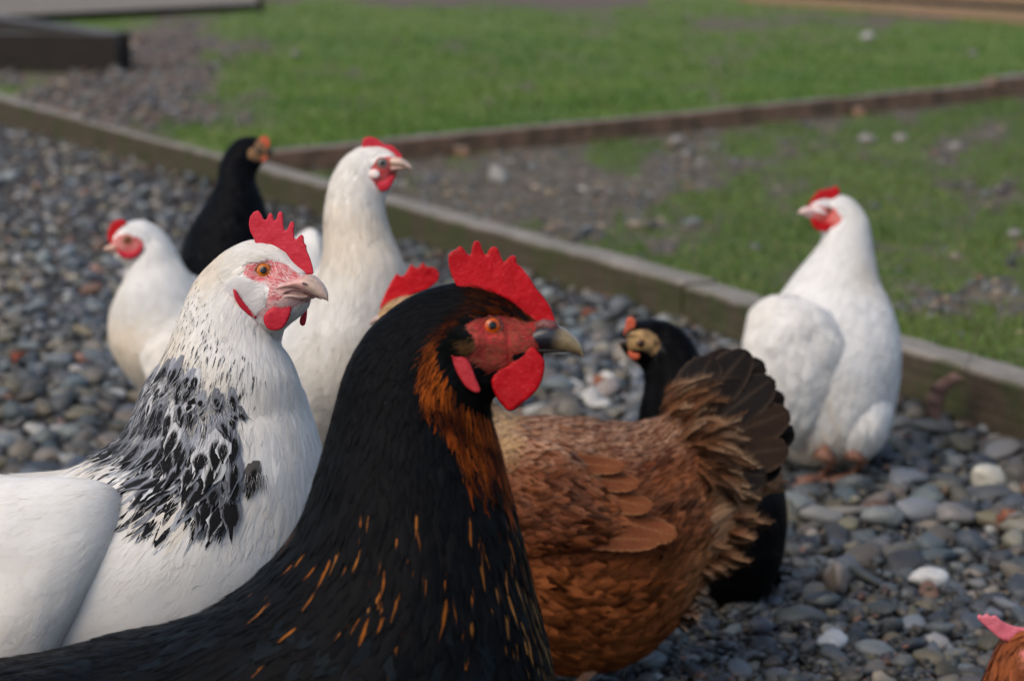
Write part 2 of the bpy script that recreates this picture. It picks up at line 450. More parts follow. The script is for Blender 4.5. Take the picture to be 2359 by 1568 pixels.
def smooth_poly(pts, m=4):
    A = np.array(pts, float); n = len(A); out = []
    for k in range(n):
        a, b, c, d = A[k-1], A[k], A[(k+1) % n], A[(k+2) % n]
        for q in range(m):
            f = q/m; out.append(.5*((2*b)+(c-a)*f+(2*a-5*b+4*c-d)*f*f+(3*b-a-3*c+d)*f**3))
    return np.array(out)

def eye(lf, x, y, r, root, iris=(.55, .13, .01), lid=(.35, .06, .05), both=True):
    near, far = lf.hit(x, y)
    for P, N in ((near, far) if both else (near,)):
        if P is near[0]: N = nrm(N*.55 - AF*.45)     # the eye looks out sideways
        R = r*1.42; c = P - N*(R*.60)
        a = nrm(np.cross(N, [0, 0, 1.])); b = np.cross(N, a)
        nr, ns = 26, 32; ph = np.linspace(0, math.pi*.62, nr); th = np.arange(ns)/ns*2*math.pi
        V = c + R*(np.cos(ph)[:, None, None]*N + np.sin(ph)[:, None, None]*(np.cos(th)[None, :, None]*a+np.sin(th)[None, :, None]*b))
        F = [(i*ns+j, (i+1)*ns+j, (i+1)*ns+(j+1) % ns, i*ns+(j+1) % ns) for i in range(nr-1) for j in range(ns)]
        q = np.sin(ph)*R/r
        pc = np.zeros((nr, 3)); pup, iri = np.array([.004, .004, .004]), np.array(iris)
        for k in range(nr):
            if q[k] < .44: pc[k] = pup
            elif q[k] < .93: pc[k] = iri*(0.7+.6*(q[k]-.47)/.46)
            else: pc[k] = (.02, .008, .006)
        C = np.repeat(pc, ns, 0); C = C*(1+.25*vnoise(V.reshape(-1, 3), 900)[:, None])
        e = mesh_obj('eye', V.reshape(-1, 3), F, M_EYE, root, {'Col': C})
        # eyelid rim
        tt = np.linspace(0, 2*math.pi, 41); rr = r*1.10
        path = c + N*(R*.60) + rr*(np.cos(tt)[:, None]*a*1.12+np.sin(tt)[:, None]*b*.98)
        Vt, Ft = tube(path, np.full(41, r*.17), 8)
        mesh_obj('eyelid', Vt, Ft, M_FACE, e, {'Col': np.tile(np.array(lid), (len(Vt), 1))})

def beak(root, up, lo, z, cu, cl, dz=0.0, nostril=None, tipc=None):
    """lofted halves; cu(px,py,V)->colour"""
    a = Loft(up, z, 40, 28, 1.0); o = a.mesh('upper_beak', M_HORN, root, cu)
    b = Loft(lo, z, 30, 24, 1.0); b.mesh('lower_beak', M_HORN, root, cl)
    if nostril:
        (P, N), (P2, N2) = a.hit(*nostril[:2])
        for p, nn in ((P, N), (P2, N2)):
            s = nostril[2]; ax = nrm(a.C[-1]-a.C[0])
            th = np.linspace(0, 2*math.pi, 15)[:-1]; bb = nrm(np.cross(nn, ax))
            V = [p+nn*.0006-ax*0]+[p+nn*.0002+ax*math.cos(t)*s+bb*math.sin(t)*s*.38 for t in th]
            F = [(0, 1+k, 1+(k+1) % 14) for k in range(14)]
            mesh_obj('nostril', np.array(V), F, M_HORN, o, {'Col': np.tile([.05, .02, .02], (15, 1))})
    return a

def const(c): return lambda px, py, V: np.tile(np.asarray(c, float), (np.size(px), 1))

def legs(root, hips, z, col, face, spread=.05, toe=.045, lean=0, splay=True):
    """hips: px (x,y) of the two hip points; feet flat on z=0 below"""
    for k, (hx, hy, dz) in enumerate(hips):
        H = W(hx, hy, z+dz); F = np.array([H[0]+lean, H[1], .012]); K = (H+F)/2*1.0; K = K*np.array([1, 1, 1.0]) + np.array([-.02*face, 0, .0])
        K[2] = F[2]+(H[2]-F[2])*.55
        parts = [tube([H, K, F], [.013, .0075, .0065], 10)]
        for ang, ln in ((0, toe), (.55, toe*.85), (-.55, toe*.85), (math.pi*.97, toe*.45)):
            d = np.array([face*math.cos(ang), math.sin(ang)*.9, 0])
            parts.append(tube([F, F+d*ln*.5+[0, 0, -.003], F+d*ln+[0, 0, -.007]], [.0055, .0048, .0022], 8))
        V, Fc = join(parts); V[:, 2] = np.maximum(V[:, 2], .002)
        c = np.tile(np.array(col, float), (len(V), 1))*(1+.2*fbm(V, 90)[:, None])
        mesh_obj('leg', V, Fc, M_LEG, root, {'Col': c})

def big_feather(name, bx, by, tx, ty, z0, z1, width, mat, root, c0, c1, bend=0.0, tilt=.35, cr=(.3, .2, .12), frac=.5, tipround=.75):
    """one long vane: base px -> tip px, with rachis ridge"""
    A = W(bx, by, z0); B = W(tx, ty, z1); d = B-A; L = np.linalg.norm(d); d /= L
    side = nrm(np.cross(d, AF)); n = nrm(np.cross(side, d)); side = nrm(side*math.cos(tilt)+n*math.sin(tilt)); n = np.cross(d, side)
    rows, cols = 56, 15; v = 1-(1-np.linspace(0, 1, rows))**1.35; u = np.linspace(-1, 1, cols)
    wv = width*.5*np.clip(sm(0, .25, v)*.75+.25, 0, 1)*np.sqrt(np.clip(1-np.clip((v-tipround)/(1-tipround), 0, 1)**2.2, .0006, 1))
    sp = np.cross(d, n)
    P = A + d*(L*v)[:, None, None] + sp*(bend*L*(v**2))[:, None, None] + side*(wv[:, None]*u[None])[..., None]
    hz = .0008*np.exp(-(u/.12)**2) - np.abs(u)**2*width*.09
    P = P + (-n if n @ AF > 0 else n)*hz[None, :, None]
    ed = rng.normal(0, .00035, (rows, 2)); P[:, 0] += d*ed[:, :1]*1.5; P[:, -1] += d*ed[:, 1:]*1.5
    P[:, 0] += side*ed[:, 1:]; P[:, -1] += side*ed[:, :1]
    i, j = np.meshgrid(np.arange(rows-1), np.arange(cols-1), indexing='ij')
    Q = np.stack([i*cols+j, (i+1)*cols+j, (i+1)*cols+j+1, i*cols+j+1], -1).reshape(-1, 4)
    V = P.reshape(-1, 3); vv = np.repeat(v, cols); uu = np.tile(u, rows)
    C = lerp(np.array(c0), np.array(c1), sm(frac-.25, frac+.2, vv+.15*fbm(V, 60)))
    C = C*(1+.30*vnoise(np.stack([vv*46-np.abs(uu)*15, uu*1.2, vv*0+rng.random()*50], 1), 1)[:, None]); C = lerp(C, np.array(cr), np.exp(-(uu/.09)**2)*.8*(1-vv*.6))
    C = lerp(C, np.array(cr)*1.15, sm(.80, .97, np.abs(uu))*.65*sm(.15, .5, vv)); z = np.zeros((len(V), 3)); fuv = np.stack([uu, vv*3, np.full(len(V), rng.random())], 1)
    NN = np.tile(-AF*.6+np.array([-.15, 0, .55])+rng.normal(0, .06, 3), (len(V), 1))+(uu*.25)[:, None]*side
    return mesh_obj(name, V, Q, mat, root, {'Col': C, 'Mid': C, 'mk': z, 'fuv': fuv}, normals=NN)

OUTL = []   # outlines of the hens, to know which pebbles stay in view

# ================================================================== GROUND
def mat_ground(name, soil1, soil2, grass1=None, grass2=None, rough=.9, fine=60):
    M = NT(name); n1 = M.noise(3.5, 5); n2 = M.noise(fine, 4); n3 = M.noise(14, 4)
    c = M.mix(M.ramp(n3, [(.35, 0.), (.65, 1.)]), soil1, soil2)
    c = M.mix(1.0, c, M.ramp(n2, [(.3, .55), (.7, 1.25)]), 'MULTIPLY')
    if grass1:
        g = M.mix(M.ramp(n1, [(.35, 0.), (.65, 1.)]), grass1, grass2)
        g = M.mix(1.0, g, M.ramp(n2, [(.3, .7), (.7, 1.15)]), 'MULTIPLY')
        a = M.attr('Col'); sp = M.n('ShaderNodeSeparateColor'); M.l(a.outputs['Color'], sp.inputs[0])
        f = M.math('MULTIPLY', M.math('ADD', M.math('SUBTRACT', sp.outputs[0], .5), M.math('MULTIPLY', M.math('SUBTRACT', n3, .5), 1.4)), 1.9)
        f = M.math('ADD', f, .5, True); c = M.mix(f, c, g)
    M.l(c, M.b.inputs['Base Color']); M.b.inputs['Roughness'].default_value = rough
    M.b.inputs['Specular IOR Level'].default_value = .2
    M.bump(n2, .6, .01); return M.m

M_SOIL = mat_ground('wet_soil', (.035, .028, .024), (.07, .055, .045))
M_BED = mat_ground('patchy_bed', (.070, .056, .038), (.125, .102, .07), (.055, .080, .020), (.085, .115, .025))
M_LAWN = mat_ground('lawn_turf', (.085, .062, .048), (.14, .105, .085), (.075, .125, .028), (.13, .165, .035))

# base sheet to the horizon
xs = np.array([-400, -60, -20, -8, -4, 0, 4, 8, 20, 60, 400.]); ys = np.array([-60, -5, 0, 2, 5, 10, 20, 60, 200, 900.])
Vg = np.array([(x, y, -.03) for y in ys for x in xs]); nx = len(xs)
Fg = [(j*nx+i, j*nx+i+1, (j+1)*nx+i+1, (j+1)*nx+i) for j in range(len(ys)-1) for i in range(nx-1)]
tag(mesh_obj('ground', Vg, Fg, M_SOIL), kind='structure')

# timber lines in picture measure (front foot of each board)
A0, A1, B1 = (-560, 121), (1572, 745), (3000, 1272)
C0, C1, C2 = (604, 412), (2290, 236), (3300, 118)
HB = .045       # level of the planted bed behind the long edging
HL = .105       # level of the lawn
def lineA(px): return np.where(px < A1[0], A0[1]+(px-A0[0])*(A1[1]-A0[1])/(A1[0]-A0[0]), A1[1]+(px-A1[0])*(B1[1]-A1[1])/(B1[0]-A1[0]))
gA0, gA1, gB1 = ground(*A0), ground(*A1), ground(*B1)
gC0, gC1, gC2 = ground(*C0, HB-.01), ground(*C1, HB-.01), ground(*C2, HB-.01)

def grassness(px, py):
    """how grassy the lawn is, 0..1"""
    P = np.stack([px, py*2.6, py*0], -1)
    n = fbm(P, 1/150., 5, 3)
    bare = gau(px, py, 330, 150, 190, 110)*1.25 + gau(px, py, 120, 250, 200, 60)*1.1 + sm(45, 0, py+.012*(px-500))*.9*(px < 1500)
    bare = bare + sm(-120, 0, (px-1500)*.055-py+22)*0 + gau(px, py, 2150, 45, 420, 26)*.9 + gau(px, py, 1250, 130, 90, 12)*.55+gau(px, py, 1080, 172, 90, 9)*.5 + gau(px, py, 900, 97, 90, 8)*.4
    bare = bare + gau(px, py, 470, 270, 90, 25)*.5 + gau(px, py, 450, 95, 120, 22)*.5+ sm(60, -160, px)*.4
    return np.clip(.98 - bare + n*.75 + .25*fbm(P, 1/35., 8, 2), 0, 1)

def bedgrass(px, py):
    P = np.stack([px, py*2.0, py*0], -1); n = fbm(P, 1/95., 11, 3)
    g = .80 + n*.95 + .35*fbm(P, 1/28., 17, 2)
    g = g - gau(px, py, 1150, 455, 300, 75)*1.6 - gau(px, py, 1620, 385, 190, 45)*.55 - gau(px, py, 1450, 520, 180, 22)*.8
    g = g - gau(px, py, 2080, 350, 200, 30)*.6 - gau(px, py, 2250, 690, 160, 60)*.8 - sm(30, 0, py-(412-(px-604)*.1044))*.5
    return np.clip(g, 0, 1)

def sheet(name, x0, x1, nx, ylo, yhi, ny, h, mat, gf, pw=1.0, bumpy=.006):
    X = np.linspace(x0, x1, nx); t = np.linspace(0, 1, ny)**pw
    PX = np.repeat(X[:, None], ny, 1); lo = ylo(X)[:, None]; hi = yhi(X)[:, None]
    PY = lo+(hi-lo)*t[None]
    P = ground(PX, PY, h).reshape(-1, 3)
    P[:, 2] += bumpy*fbm(P, 3, 3, 3)
    g = gf(PX.ravel(), PY.ravel())
    i, j = np.meshgrid(np.arange(nx-1), np.arange(ny-1), indexing='ij')
    Q = np.stack([i*ny+j, (i+1)*ny+j, (i+1)*ny+j+1, i*ny+j+1], -1).reshape(-1, 4)
    return tag(mesh_obj(name, P, Q, mat, None, {'Col': np.stack([g, g, g], 1)}), kind='structure')

def shiftpx(h):    # picture height of a sheet level h at the foot line y (approx., used for sheet edges)
    return lambda px: px
def edgeA(X, h, back):
    """picture y of the line of the long edging at height h, set back by 'back' metres"""
    P = ground(X, lineA(X)); P = P + np.array([0, back, 0]); P[:, 2] = h; return proj(P)[1], proj(P)[0]
def edgeC(X, h, back):
    y = C0[1]+(X-C0[0])*(C1[1]-C0[1])/(C1[0]-C0[0]); P = ground(X, y, HB-.01)+np.array([0, back, 0]); P[:, 2] = h; return proj(P)[1]

sheet('planted_bed', 596, 3100, 220, lambda X: edgeA(X, HB, .05)[0], lambda X: edgeC(X, HB, .02), 70, HB, M_BED, bedgrass)
def lawn_near(X): return np.where(X < 604, edgeA(X, HL-.01, .12)[0], edgeC(X, HL-.01, .03))
sheet('lawn', -900, 3300, 260, lawn_near, lambda X: X*0-112., 130, HL-.01, M_LAWN, grassness, pw=1.0)
XX = np.array([-3.2, -1.2, 0, 1.5]);
sheet('gravel_bed', -1500, 3900, 60, lambda X: X*0+2600., lambda X: edgeA(X, 0, .02)[0], 60, 0.0, M_SOIL, lambda a, b: a*0)
bpy.data.objects['gravel_bed'].data.name = 'gravel_bed'

# ---- grass blades
def blades(name, n, x0, x1, y0, y1, h, gf, ok, cols, hh=.028, parent=None, P=None):
    px = rng.uniform(x0, x1, n); py = y0+(y1-y0)*rng.random(n); g = gf(px, py)
    k = (rng.random(n) < sm(.12, .85, g)) & ok(px, py); px, py = px[k], py[k]
    P = ground(px, py, h); n = len(P); z = proj(P)[2]
    H = hh*rng.uniform(.4, 1.2, n)*(1+.7*fbm(P, 4, 21, 2)); wd = .0014*np.maximum(z/4, 1)**.9*rng.uniform(.7, 1.4, n)
    a = rng.uniform(0, 2*math.pi, n); d = np.stack([np.cos(a), np.sin(a), a*0], 1); s = np.stack([-np.sin(a), np.cos(a), a*0], 1)
    le = rng.uniform(.1, .9, n)
    up = np.array([0, 0, 1.])
    m = P+up*(H*.6)[:, None]+d*(H*le*.35)[:, None]; t = P+up*(H*(1-.25*le))[:, None]+d*(H*le)[:, None]
    w = s*wd[:, None]
    V = np.stack([P-w-up*.01, P+w-up*.01, m+w*.8, m-w*.8, t], 1).reshape(-1, 3); b = np.arange(n)*5
    Q = np.stack([b, b+1, b+2, b+3], 1); T = np.stack([b+3, b+2, b+4], 1)
    f = np.clip(.5+.8*fbm(P, 2.2, 31, 2)+rng.normal(0, .15, n)+.5*fbm(P, .7, 44, 2), 0, 1)
    C = lerp(np.array(cols[0]), np.array(cols[1]), f)*rng.uniform(.75, 1.25, n)[:, None]
    dry = rng.random(n) < .03; C[dry] = np.array([.22, .17, .08])
    return tag(mesh_obj(name, V, [Q, T], M_GRASS, parent, {'Col': np.repeat(C, 5, 0)}, smooth=False), kind='stuff')

Mg = NT('grass_blade'); ca = Mg.attr('Col').outputs['Color']; Mg.l(ca, Mg.b.inputs['Base Color']); Mg.b.inputs['Roughness'].default_value = .6
Mg.b.inputs['Specular IOR Level'].default_value = .3
tr = Mg.n('ShaderNodeBsdfTranslucent'); Mg.l(ca, tr.inputs[0]); mx = Mg.n('ShaderNodeMixShader'); mx.inputs[0].default_value = .3
Mg.l(Mg.b.outputs[0], mx.inputs[1]); Mg.l(tr.outputs[0], mx.inputs[2]); Mg.l(mx.outputs[0], Mg.t.nodes['Material Output'].inputs[0])
M_GRASS = Mg.m
okL = lambda px, py: py < lawn_near(px)-4
okB = lambda px, py: (py < edgeA(px, HB, .11)[0]-2) & (py > edgeC(px, HB, -.01)) & (px > 640)
o = blades('lawn_grass', 110000, -500, 2900, 2, 420, HL-.01, grassness, okL, ((.045, .125, .016), (.13, .205, .030)), .024)
tag(o, 'short green lawn grass beyond the cross timber', 'grass')
o = blades('bed_grass', 70000, 640, 2900, 200, 1000, HB, bedgrass, okB, ((.070, .130, .022), (.13, .185, .040)), .018)
tag(o, 'thin patchy grass in the bed between the two timber edgings', 'grass')

# ---- timber
def mat_wood(name, top, face, moss):
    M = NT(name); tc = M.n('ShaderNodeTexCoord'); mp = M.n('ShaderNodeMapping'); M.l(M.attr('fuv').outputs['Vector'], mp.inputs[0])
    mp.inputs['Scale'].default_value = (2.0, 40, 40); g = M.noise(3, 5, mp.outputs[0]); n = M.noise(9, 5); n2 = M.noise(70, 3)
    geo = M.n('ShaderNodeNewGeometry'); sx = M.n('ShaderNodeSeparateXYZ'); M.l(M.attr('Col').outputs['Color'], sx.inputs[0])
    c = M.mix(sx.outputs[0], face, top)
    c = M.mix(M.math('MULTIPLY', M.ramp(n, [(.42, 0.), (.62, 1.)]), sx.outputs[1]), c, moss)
    c = M.mix(1.0, c, M.ramp(g, [(.3, .62), (.7, 1.15)]), 'MULTIPLY'); c = M.mix(1.0, c, M.ramp(n2, [(.3, .8), (.7, 1.1)]), 'MULTIPLY')
    M.l(c, M.b.inputs['Base Color']); M.b.inputs['Roughness'].default_value = .85; M.b.inputs['Specular IOR Level'].default_value = .2
    M.bump(g, .5, .004); return M.m
M_WOODA = mat_wood('weathered_edging_timber', (.25, .225, .19), (.070, .052, .034), (.048, .054, .020))  # pale top, dark mossy face: overhead light also put into the colours
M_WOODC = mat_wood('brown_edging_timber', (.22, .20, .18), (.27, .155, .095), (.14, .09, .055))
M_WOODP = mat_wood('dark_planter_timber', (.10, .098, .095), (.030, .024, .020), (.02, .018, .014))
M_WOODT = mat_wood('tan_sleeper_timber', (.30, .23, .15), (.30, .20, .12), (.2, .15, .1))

def board(name, p0, p1, thick, h0, h1, mat, parent=None, z0=0.0,  moss=1.0, seg=60, wob=.004, topw=.75, seed=0):
    """timber laid on edge between two foot points; cross-section with eased arrises"""
    p0 = np.array([p0[0], p0[1], 0.]); p1 = np.array([p1[0], p1[1], 0.]); d = nrm(p1-p0); L = np.linalg.norm(p1-p0)
    b = np.array([-d[1], d[0], 0.]);
    if b[1] < 0: b = -b
    e = min(.008, thick*.2)
    prof = [(0, -.06), (0, .3), (0, .7), (0, 1), (e, 1), (thick*.35, 1), (thick*.65, 1), (thick-e, 1), (thick, 1), (thick, .5), (thick, -.06)]
    up = [0, 0, 0, -e, 0, 0, 0, 0, -e, 0, 0]
    V = []; C = []; Fu = []
    for i in range(seg+1):
        t = i/seg; h = h0+(h1-h0)*t
        for (bb, hf), u in zip(prof, up):
            V.append(p0+d*L*t+b*bb+np.array([0, 0, z0+(hf*h if hf > 0 else (hf if z0 < .15 else 0))+u]))
            tp = 1.0 if (hf == 1 and u == 0) else 0.0
            C.append((tp, moss*(1 if tp == 0 else .25), 0)); Fu.append((L*t, bb, hf*h))
    V = np.array(V); V += (np.stack([vnoise(V, 5, seed+1), vnoise(V, 5, seed+2), vnoise(V, 6, seed+3)], 1)*wob + np.stack([vnoise(V, 30, seed+4)]*3, 1)*wob*.4)
    k = len(prof); F = [(i*k+j, (i+1)*k+j, (i+1)*k+(j+1) % k, i*k+(j+1) % k) for i in range(seg) for j in range(k)]
    F += [tuple(range(k)), tuple(seg*k+q for q in range(k))[::-1]]
    me = mesh_obj(name, V, F, mat, parent, {'Col': np.array(C, float), 'fuv': np.array(Fu, float)}, smooth=False)
    bm = bmesh.new(); bm.from_mesh(me.data); bmesh.ops.recalc_face_normals(bm, faces=bm.faces[:]); bm.to_mesh(me.data); bm.free()
    return me
gap = .006; dA = nrm(gA0-gA1)
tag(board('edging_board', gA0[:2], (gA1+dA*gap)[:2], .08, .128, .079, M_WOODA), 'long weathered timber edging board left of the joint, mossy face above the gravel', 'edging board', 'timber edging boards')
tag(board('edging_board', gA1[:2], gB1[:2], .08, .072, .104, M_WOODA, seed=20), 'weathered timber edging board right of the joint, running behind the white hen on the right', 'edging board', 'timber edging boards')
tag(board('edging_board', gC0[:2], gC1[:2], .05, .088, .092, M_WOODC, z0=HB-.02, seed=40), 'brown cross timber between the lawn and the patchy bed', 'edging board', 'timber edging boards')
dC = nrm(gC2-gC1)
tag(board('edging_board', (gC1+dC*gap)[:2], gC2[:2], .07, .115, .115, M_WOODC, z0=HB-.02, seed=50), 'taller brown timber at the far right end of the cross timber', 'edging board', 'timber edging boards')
for k, (sx_, lab) in enumerate(((1062, 'short wooden stake against the cross timber, nearer the tall white hen'), (1975, 'short wooden stake against the cross timber, above the patchy grass at right'))):
    y = C0[1]+(sx_-C0[0])*(C1[1]-C0[1])/(C1[0]-C0[0]); g = ground(sx_, y+3, HB-.01)
    o = board('stake', (g[0]-.02, g[1]-.03), (g[0]+.022, g[1]-.03), .025, .055, .05, M_WOODC, z0=HB-.02, seg=4, wob=.003, seed=60+k); tag(o, lab, 'stake', 'stakes holding the cross timber')

# planter in the top left corner
c0 = ground(268, 168, HL-.01); c1 = np.array([-4.4, c0[1]+5.6, 0]); cl = np.array([c0[0]-3.4, c0[1]+.15, 0]); cb = c1+np.array([-3.3, .2, 0])
pl = thing('raised_planter', (c0[0]-1.2, c0[1]+2, HL-.02), 'low dark timber raised planter at the top left', 'planter')
PH = .20
def wb_(p0, p1, th, seed): o = board('planter_board', p0[:2], p1[:2], th, PH, PH, M_WOODP, pl, z0=HL-.02, seg=20, wob=.006, moss=.5, seed=seed); return o
wb_(cl, c0, .10, 70)
o = wb_(c0+np.array([-.09, .10, 0]), c1, .15, 80); wb_(c1+np.array([-.1, .16, 0]), cb, .10, 90); wb_(cl+np.array([0, .11, 0]), cb+np.array([.05, -.05, 0]), .1, 95)
Vs = np.array([cl+[.02, .12, 0], c0+[-.12, .12, 0], c1+[-.05, 0, 0], cb]); Vs[:, 2] = HL+.08
mesh_obj('planter_soil', Vs, [(0, 1, 2, 3)], M_SOIL, pl)
# far timber lines along the top of the view
f0, f1 = ground(-200, 52, HL), ground(585, 12, HL)
pv = ground(np.array([-1500, 590, 620, -1500.]), np.array([112., 9, -90, -90]), HL+.06)
M_PATH = mat_ground('pale_path', (.15, .13, .105), (.21, .185, .15), fine=20)
tag(mesh_obj('path', pv, [(0, 1, 2, 3)], M_PATH), kind='structure')
tag(board('edging_board', f0[:2], f1[:2], .12, .05, .05, M_WOODP, z0=HL-.02, moss=.2, seed=100), 'long low dark timber along the pale path at the top left', 'edging board', 'timber edging boards')
g0, g1 = ground(592, 30, HL)[:2], ground(604, 30, HL)[:2]
tag(board('post', g0, g1, .07, .16, .16, M_WOODP, z0=HL-.02, seg=4), 'small grey post at the right end of the long low timber at the top left', 'post')
f0, f1 = ground(1700, 2, HL), ground(2700, 78, HL)
tag(board('sleeper', f0[:2], f1[:2], .14, .105, .105, M_WOODT, z0=HL-.02, moss=.2, seed=110), 'lower tan sleeper of the two at the top right corner', 'sleeper', 'stacked tan sleepers')
o_ = np.array([0, .09, 0])
tag(board('sleeper', (f0+o_)[:2], (f1+o_)[:2], .20, .045, .045, M_WOODP, z0=HL+.088, moss=.2, seed=115), 'thin dark strip standing in for the shaded gap between the two tan sleepers at the top right', 'sleeper')  # added dark strip imitates the shade in the gap between the sleepers
tag(board('sleeper', (f0+o_*.6)[:2], (f1+o_*.6)[:2], .2, .12, .12, M_WOODT, z0=HL+.136, moss=.2, seed=120), 'upper tan sleeper of the two at the top right corner', 'sleeper', 'stacked tan sleepers')

# ================================================================== HENS
white = np.array([.85, .83, .79]); cream = np.array([.74, .62, .44]); black = np.array([.0045, .0048, .0055])
def nz0(px): return np.zeros((np.size(px), 3))
def solid(c, var=.05, c2=None, sc=28, seed=3):
    c = np.array(c, float)
    def f(px, py, P):
        n = len(P); q = np.tile(c, (n, 1))
        if c2 is not None: q = lerp(q, np.array(c2), np.clip(.5+.9*fbm(P, sc, seed, 2), 0, 1)**1.3)
        q = q*(1+rng.normal(0, var, n))[:, None]
        return np.clip(q, 0, 1), np.clip(q, 0, 1), nz0(px)
    return f
def nofeather(*regs):
    """regs: list of polygons kept bare; density function"""
    def f(px, py):
        d = np.ones(np.shape(px))
        for r in regs: d = d*(1-inpoly(px, py, r))
        return d
    return f

def hen(label, st, z, **kw):
    lf = Loft(st, z, **kw); OUTL.append(lf.outline)
    c = lf.C[len(lf.C)*2//3]
    root = thing('hen', (c[0], c[1], 0), label, 'hen', 'hens gathered on the gravel')
    return lf, root

def ellpoly(cx, cy, rx, ry, rot=0, n=24):
    t = np.arange(n)/n*2*math.pi; c, s = math.cos(rot), math.sin(rot)
    return [(cx+rx*math.cos(a)*c-ry*math.sin(a)*s, cy+rx*math.cos(a)*s+ry*math.sin(a)*c) for a in t]

def wing_mirror(st, z, zc, **kw):
    far = [tuple(x[:5])+((-(x[5] if len(x) > 5 else 0)),) for x in st]
    return Loft(st, z, **kw), Loft(far, 2*zc-z, **kw)

def skinned(lf, root, regs, base, face, face2=None, mat=None, name='body', fs=120):
    """body mesh: plumage colour, painted bare skin in the face"""
    def f(px, py, V):
        C = np.tile(np.asarray(base, float), (len(V), 1))
        n = fbm(V, fs, 9, 2)
        for (poly, c, c2) in regs:
            m = inpoly(px, py, poly)
            C[m] = lerp(np.array(c), np.array(c2), np.clip(.5+n[m], 0, 1))
        return C
    return lf.mesh(name, mat, root, f)

# ------------------------------------------------------------------ 1  speckled white hen (in focus)
ZS = 1.64
ZA = lambda pts: [(276.3+x*.4818, 442.2+y*.4818) for x, y in pts]
st = [(712, 652, 704, 688, .003, -.030), (700, 634, 692, 706, .010, -.027), (680, 612, 670, 728, .0155, -.021), (645, 568, 650, 748, .0185, -.013),
      (585, 556, 640, 768, .0200, -.008), (540, 572, 636, 782, .0215, -.004), (498, 602, 640, 794, .0235, 0), (458, 646, 650, 806, .027, 0), (430, 700, 664, 826, .031, 0),
      (404, 765, 680, 862, .038, 0), (376, 830, 692, 902, .047, 0), (340, 890, 707, 945, .056, .004), (312, 960, 727, 1000, .066, .008),
      (272, 1024, 742, 1070, .078, .012), (205, 1062, 748, 1170, .089, .016), (140, 1090, 730, 1310, .098, .02), (60, 1100, 650, 1460, .104, .024), (-60, 1103, 510, 1600, .105, .03),
      (-200, 1108, 330, 1700, .10, .04), (-340, 1110, 80, 1700, .085, .05), (-480, 1060, -180, 1560, .055, .06), (-600, 960, -420, 1300, .03, .07), (-680, 860, -600, 1000, .008, .08)]
bm_ = [(607, 622, 26, 22, -.0022), (600, 588, 60, 16, .0018), (610, 650, 34, 6, .0008), (640, 640, 10, 20, .0007), (575, 640, 10, 20, .0006), (660, 660, 26, 8, .0009), (560, 640, 30, 25, .0018), (640, 690, 40, 30, .002), (660, 640, 30, 14, -.001)]
LS, RS = hen('white hen with black streaked neck hackles and pink face, sharpest of the group', st, ZS, nu=300, nt=128, lump=.0022, lumpscale=22, bumps=bm_)
faceS = ZA([(590, 380), (600, 350), (640, 330), (720, 325), (790, 345), (835, 375), (860, 400), (935, 395), (935, 520), (850, 540), (820, 560), (800, 600), (760, 610), (700, 600), (650, 595), (600, 560), (560, 500), (530, 440), (580, 400)])
redS = ZA([(590, 380), (605, 348), (650, 328), (720, 326), (790, 345), (840, 380), (860, 400), (850, 420), (800, 430), (760, 440), (735, 470), (790, 490), (760, 520), (715, 520), (700, 470), (730, 440), (700, 425), (640, 425), (600, 400)])
def colS(px, py, V):
    n = len(V); C = np.tile(white, (n, 1)); f = inpoly(px, py, faceS); r = inpoly(px, py, redS)
    k = np.clip(.5+fbm(V, 140, 4, 2), 0, 1)
    C[f] = lerp(np.array([.72, .52, .50]), np.array([.62, .27, .28]), k[f]); C[r] = lerp(np.array([.48, .04, .05]), np.array([.58, .14, .15]), k[r])
    t = inpoly(px, py, ZA([(524, 432), (545, 405), (590, 395), (630, 425), (680, 445), (690, 500), (640, 545), (600, 540), (560, 490)])); C[t] = [.84, .82, .80]
    g = inpoly(px, py, ZA([(735, 470), (790, 445), (935, 400), (935, 530), (800, 520)])); C[g] = lerp(np.array([.58, .26, .24]), np.array([.6, .36, .32]), k[g])
    return C
LS.mesh('body', M_FACE, RS, colS)
bodS = RS.children[0]
hackS = ZA([(385, 395), (430, 500), (475, 620), (560, 715), (640, 760), (690, 880), (600, 940), (555, 1080), (565, 1200), (560, 1320), (575, 1420), (520, 1560), (380, 1500), (180, 1480), (150, 1350), (0, 1290), (-60, 1200), (110, 1010), (195, 800), (250, 620), (320, 450)])
def colHackS(px, py, P):
    n = len(P); e = np.tile(white, (n, 1)); cr = fbm(P, 30, 8, 2)
    e = lerp(e, cream, np.clip(.18+.5*cr+.6*gau(px, py, 470, 610, 70, 60), 0, .6)); e = e*(1+rng.normal(0, .04, n))[:, None]
    inn = inpoly(px, py, hackS); low = sm(760, 1010, py+.25*(500-px)*.6)
    mid = lerp(np.tile([.045, .043, .045], (n, 1)), np.array([.014, .014, .016]), low)
    grey = (rng.random(n) < .30*low); mid[grey] = np.array([.20, .21, .24])
    gedge = inn & (rng.random(n) < .35*low); e[gedge] = np.array([.42, .44, .48])
    mk = np.zeros((n, 3)); vis = inn & (rng.random(n) < (.52+.02*low)*(1-.85*gau(px, py, 490, 890, 55, 50))*(1-.7*gau(px, py, 560, 960, 40, 90))*np.clip(1+1.3*fbm(P, 24, 61, 2)*low, .15, 1.6))
    mk[:, 0] = np.where(vis, .50-.30*low+rng.normal(0, .06, n), 2); mk[:, 1] = np.where(vis, .42+.55*low, -1); mk[:, 2] = .97+.25*low*rng.random(n)
    return e, mid, mk
bare = faceS
dN = nofeather(bare)
isneck = lambda px, py: 1-sm(1060, 1190, py+.25*(400-px)*(px < 400))
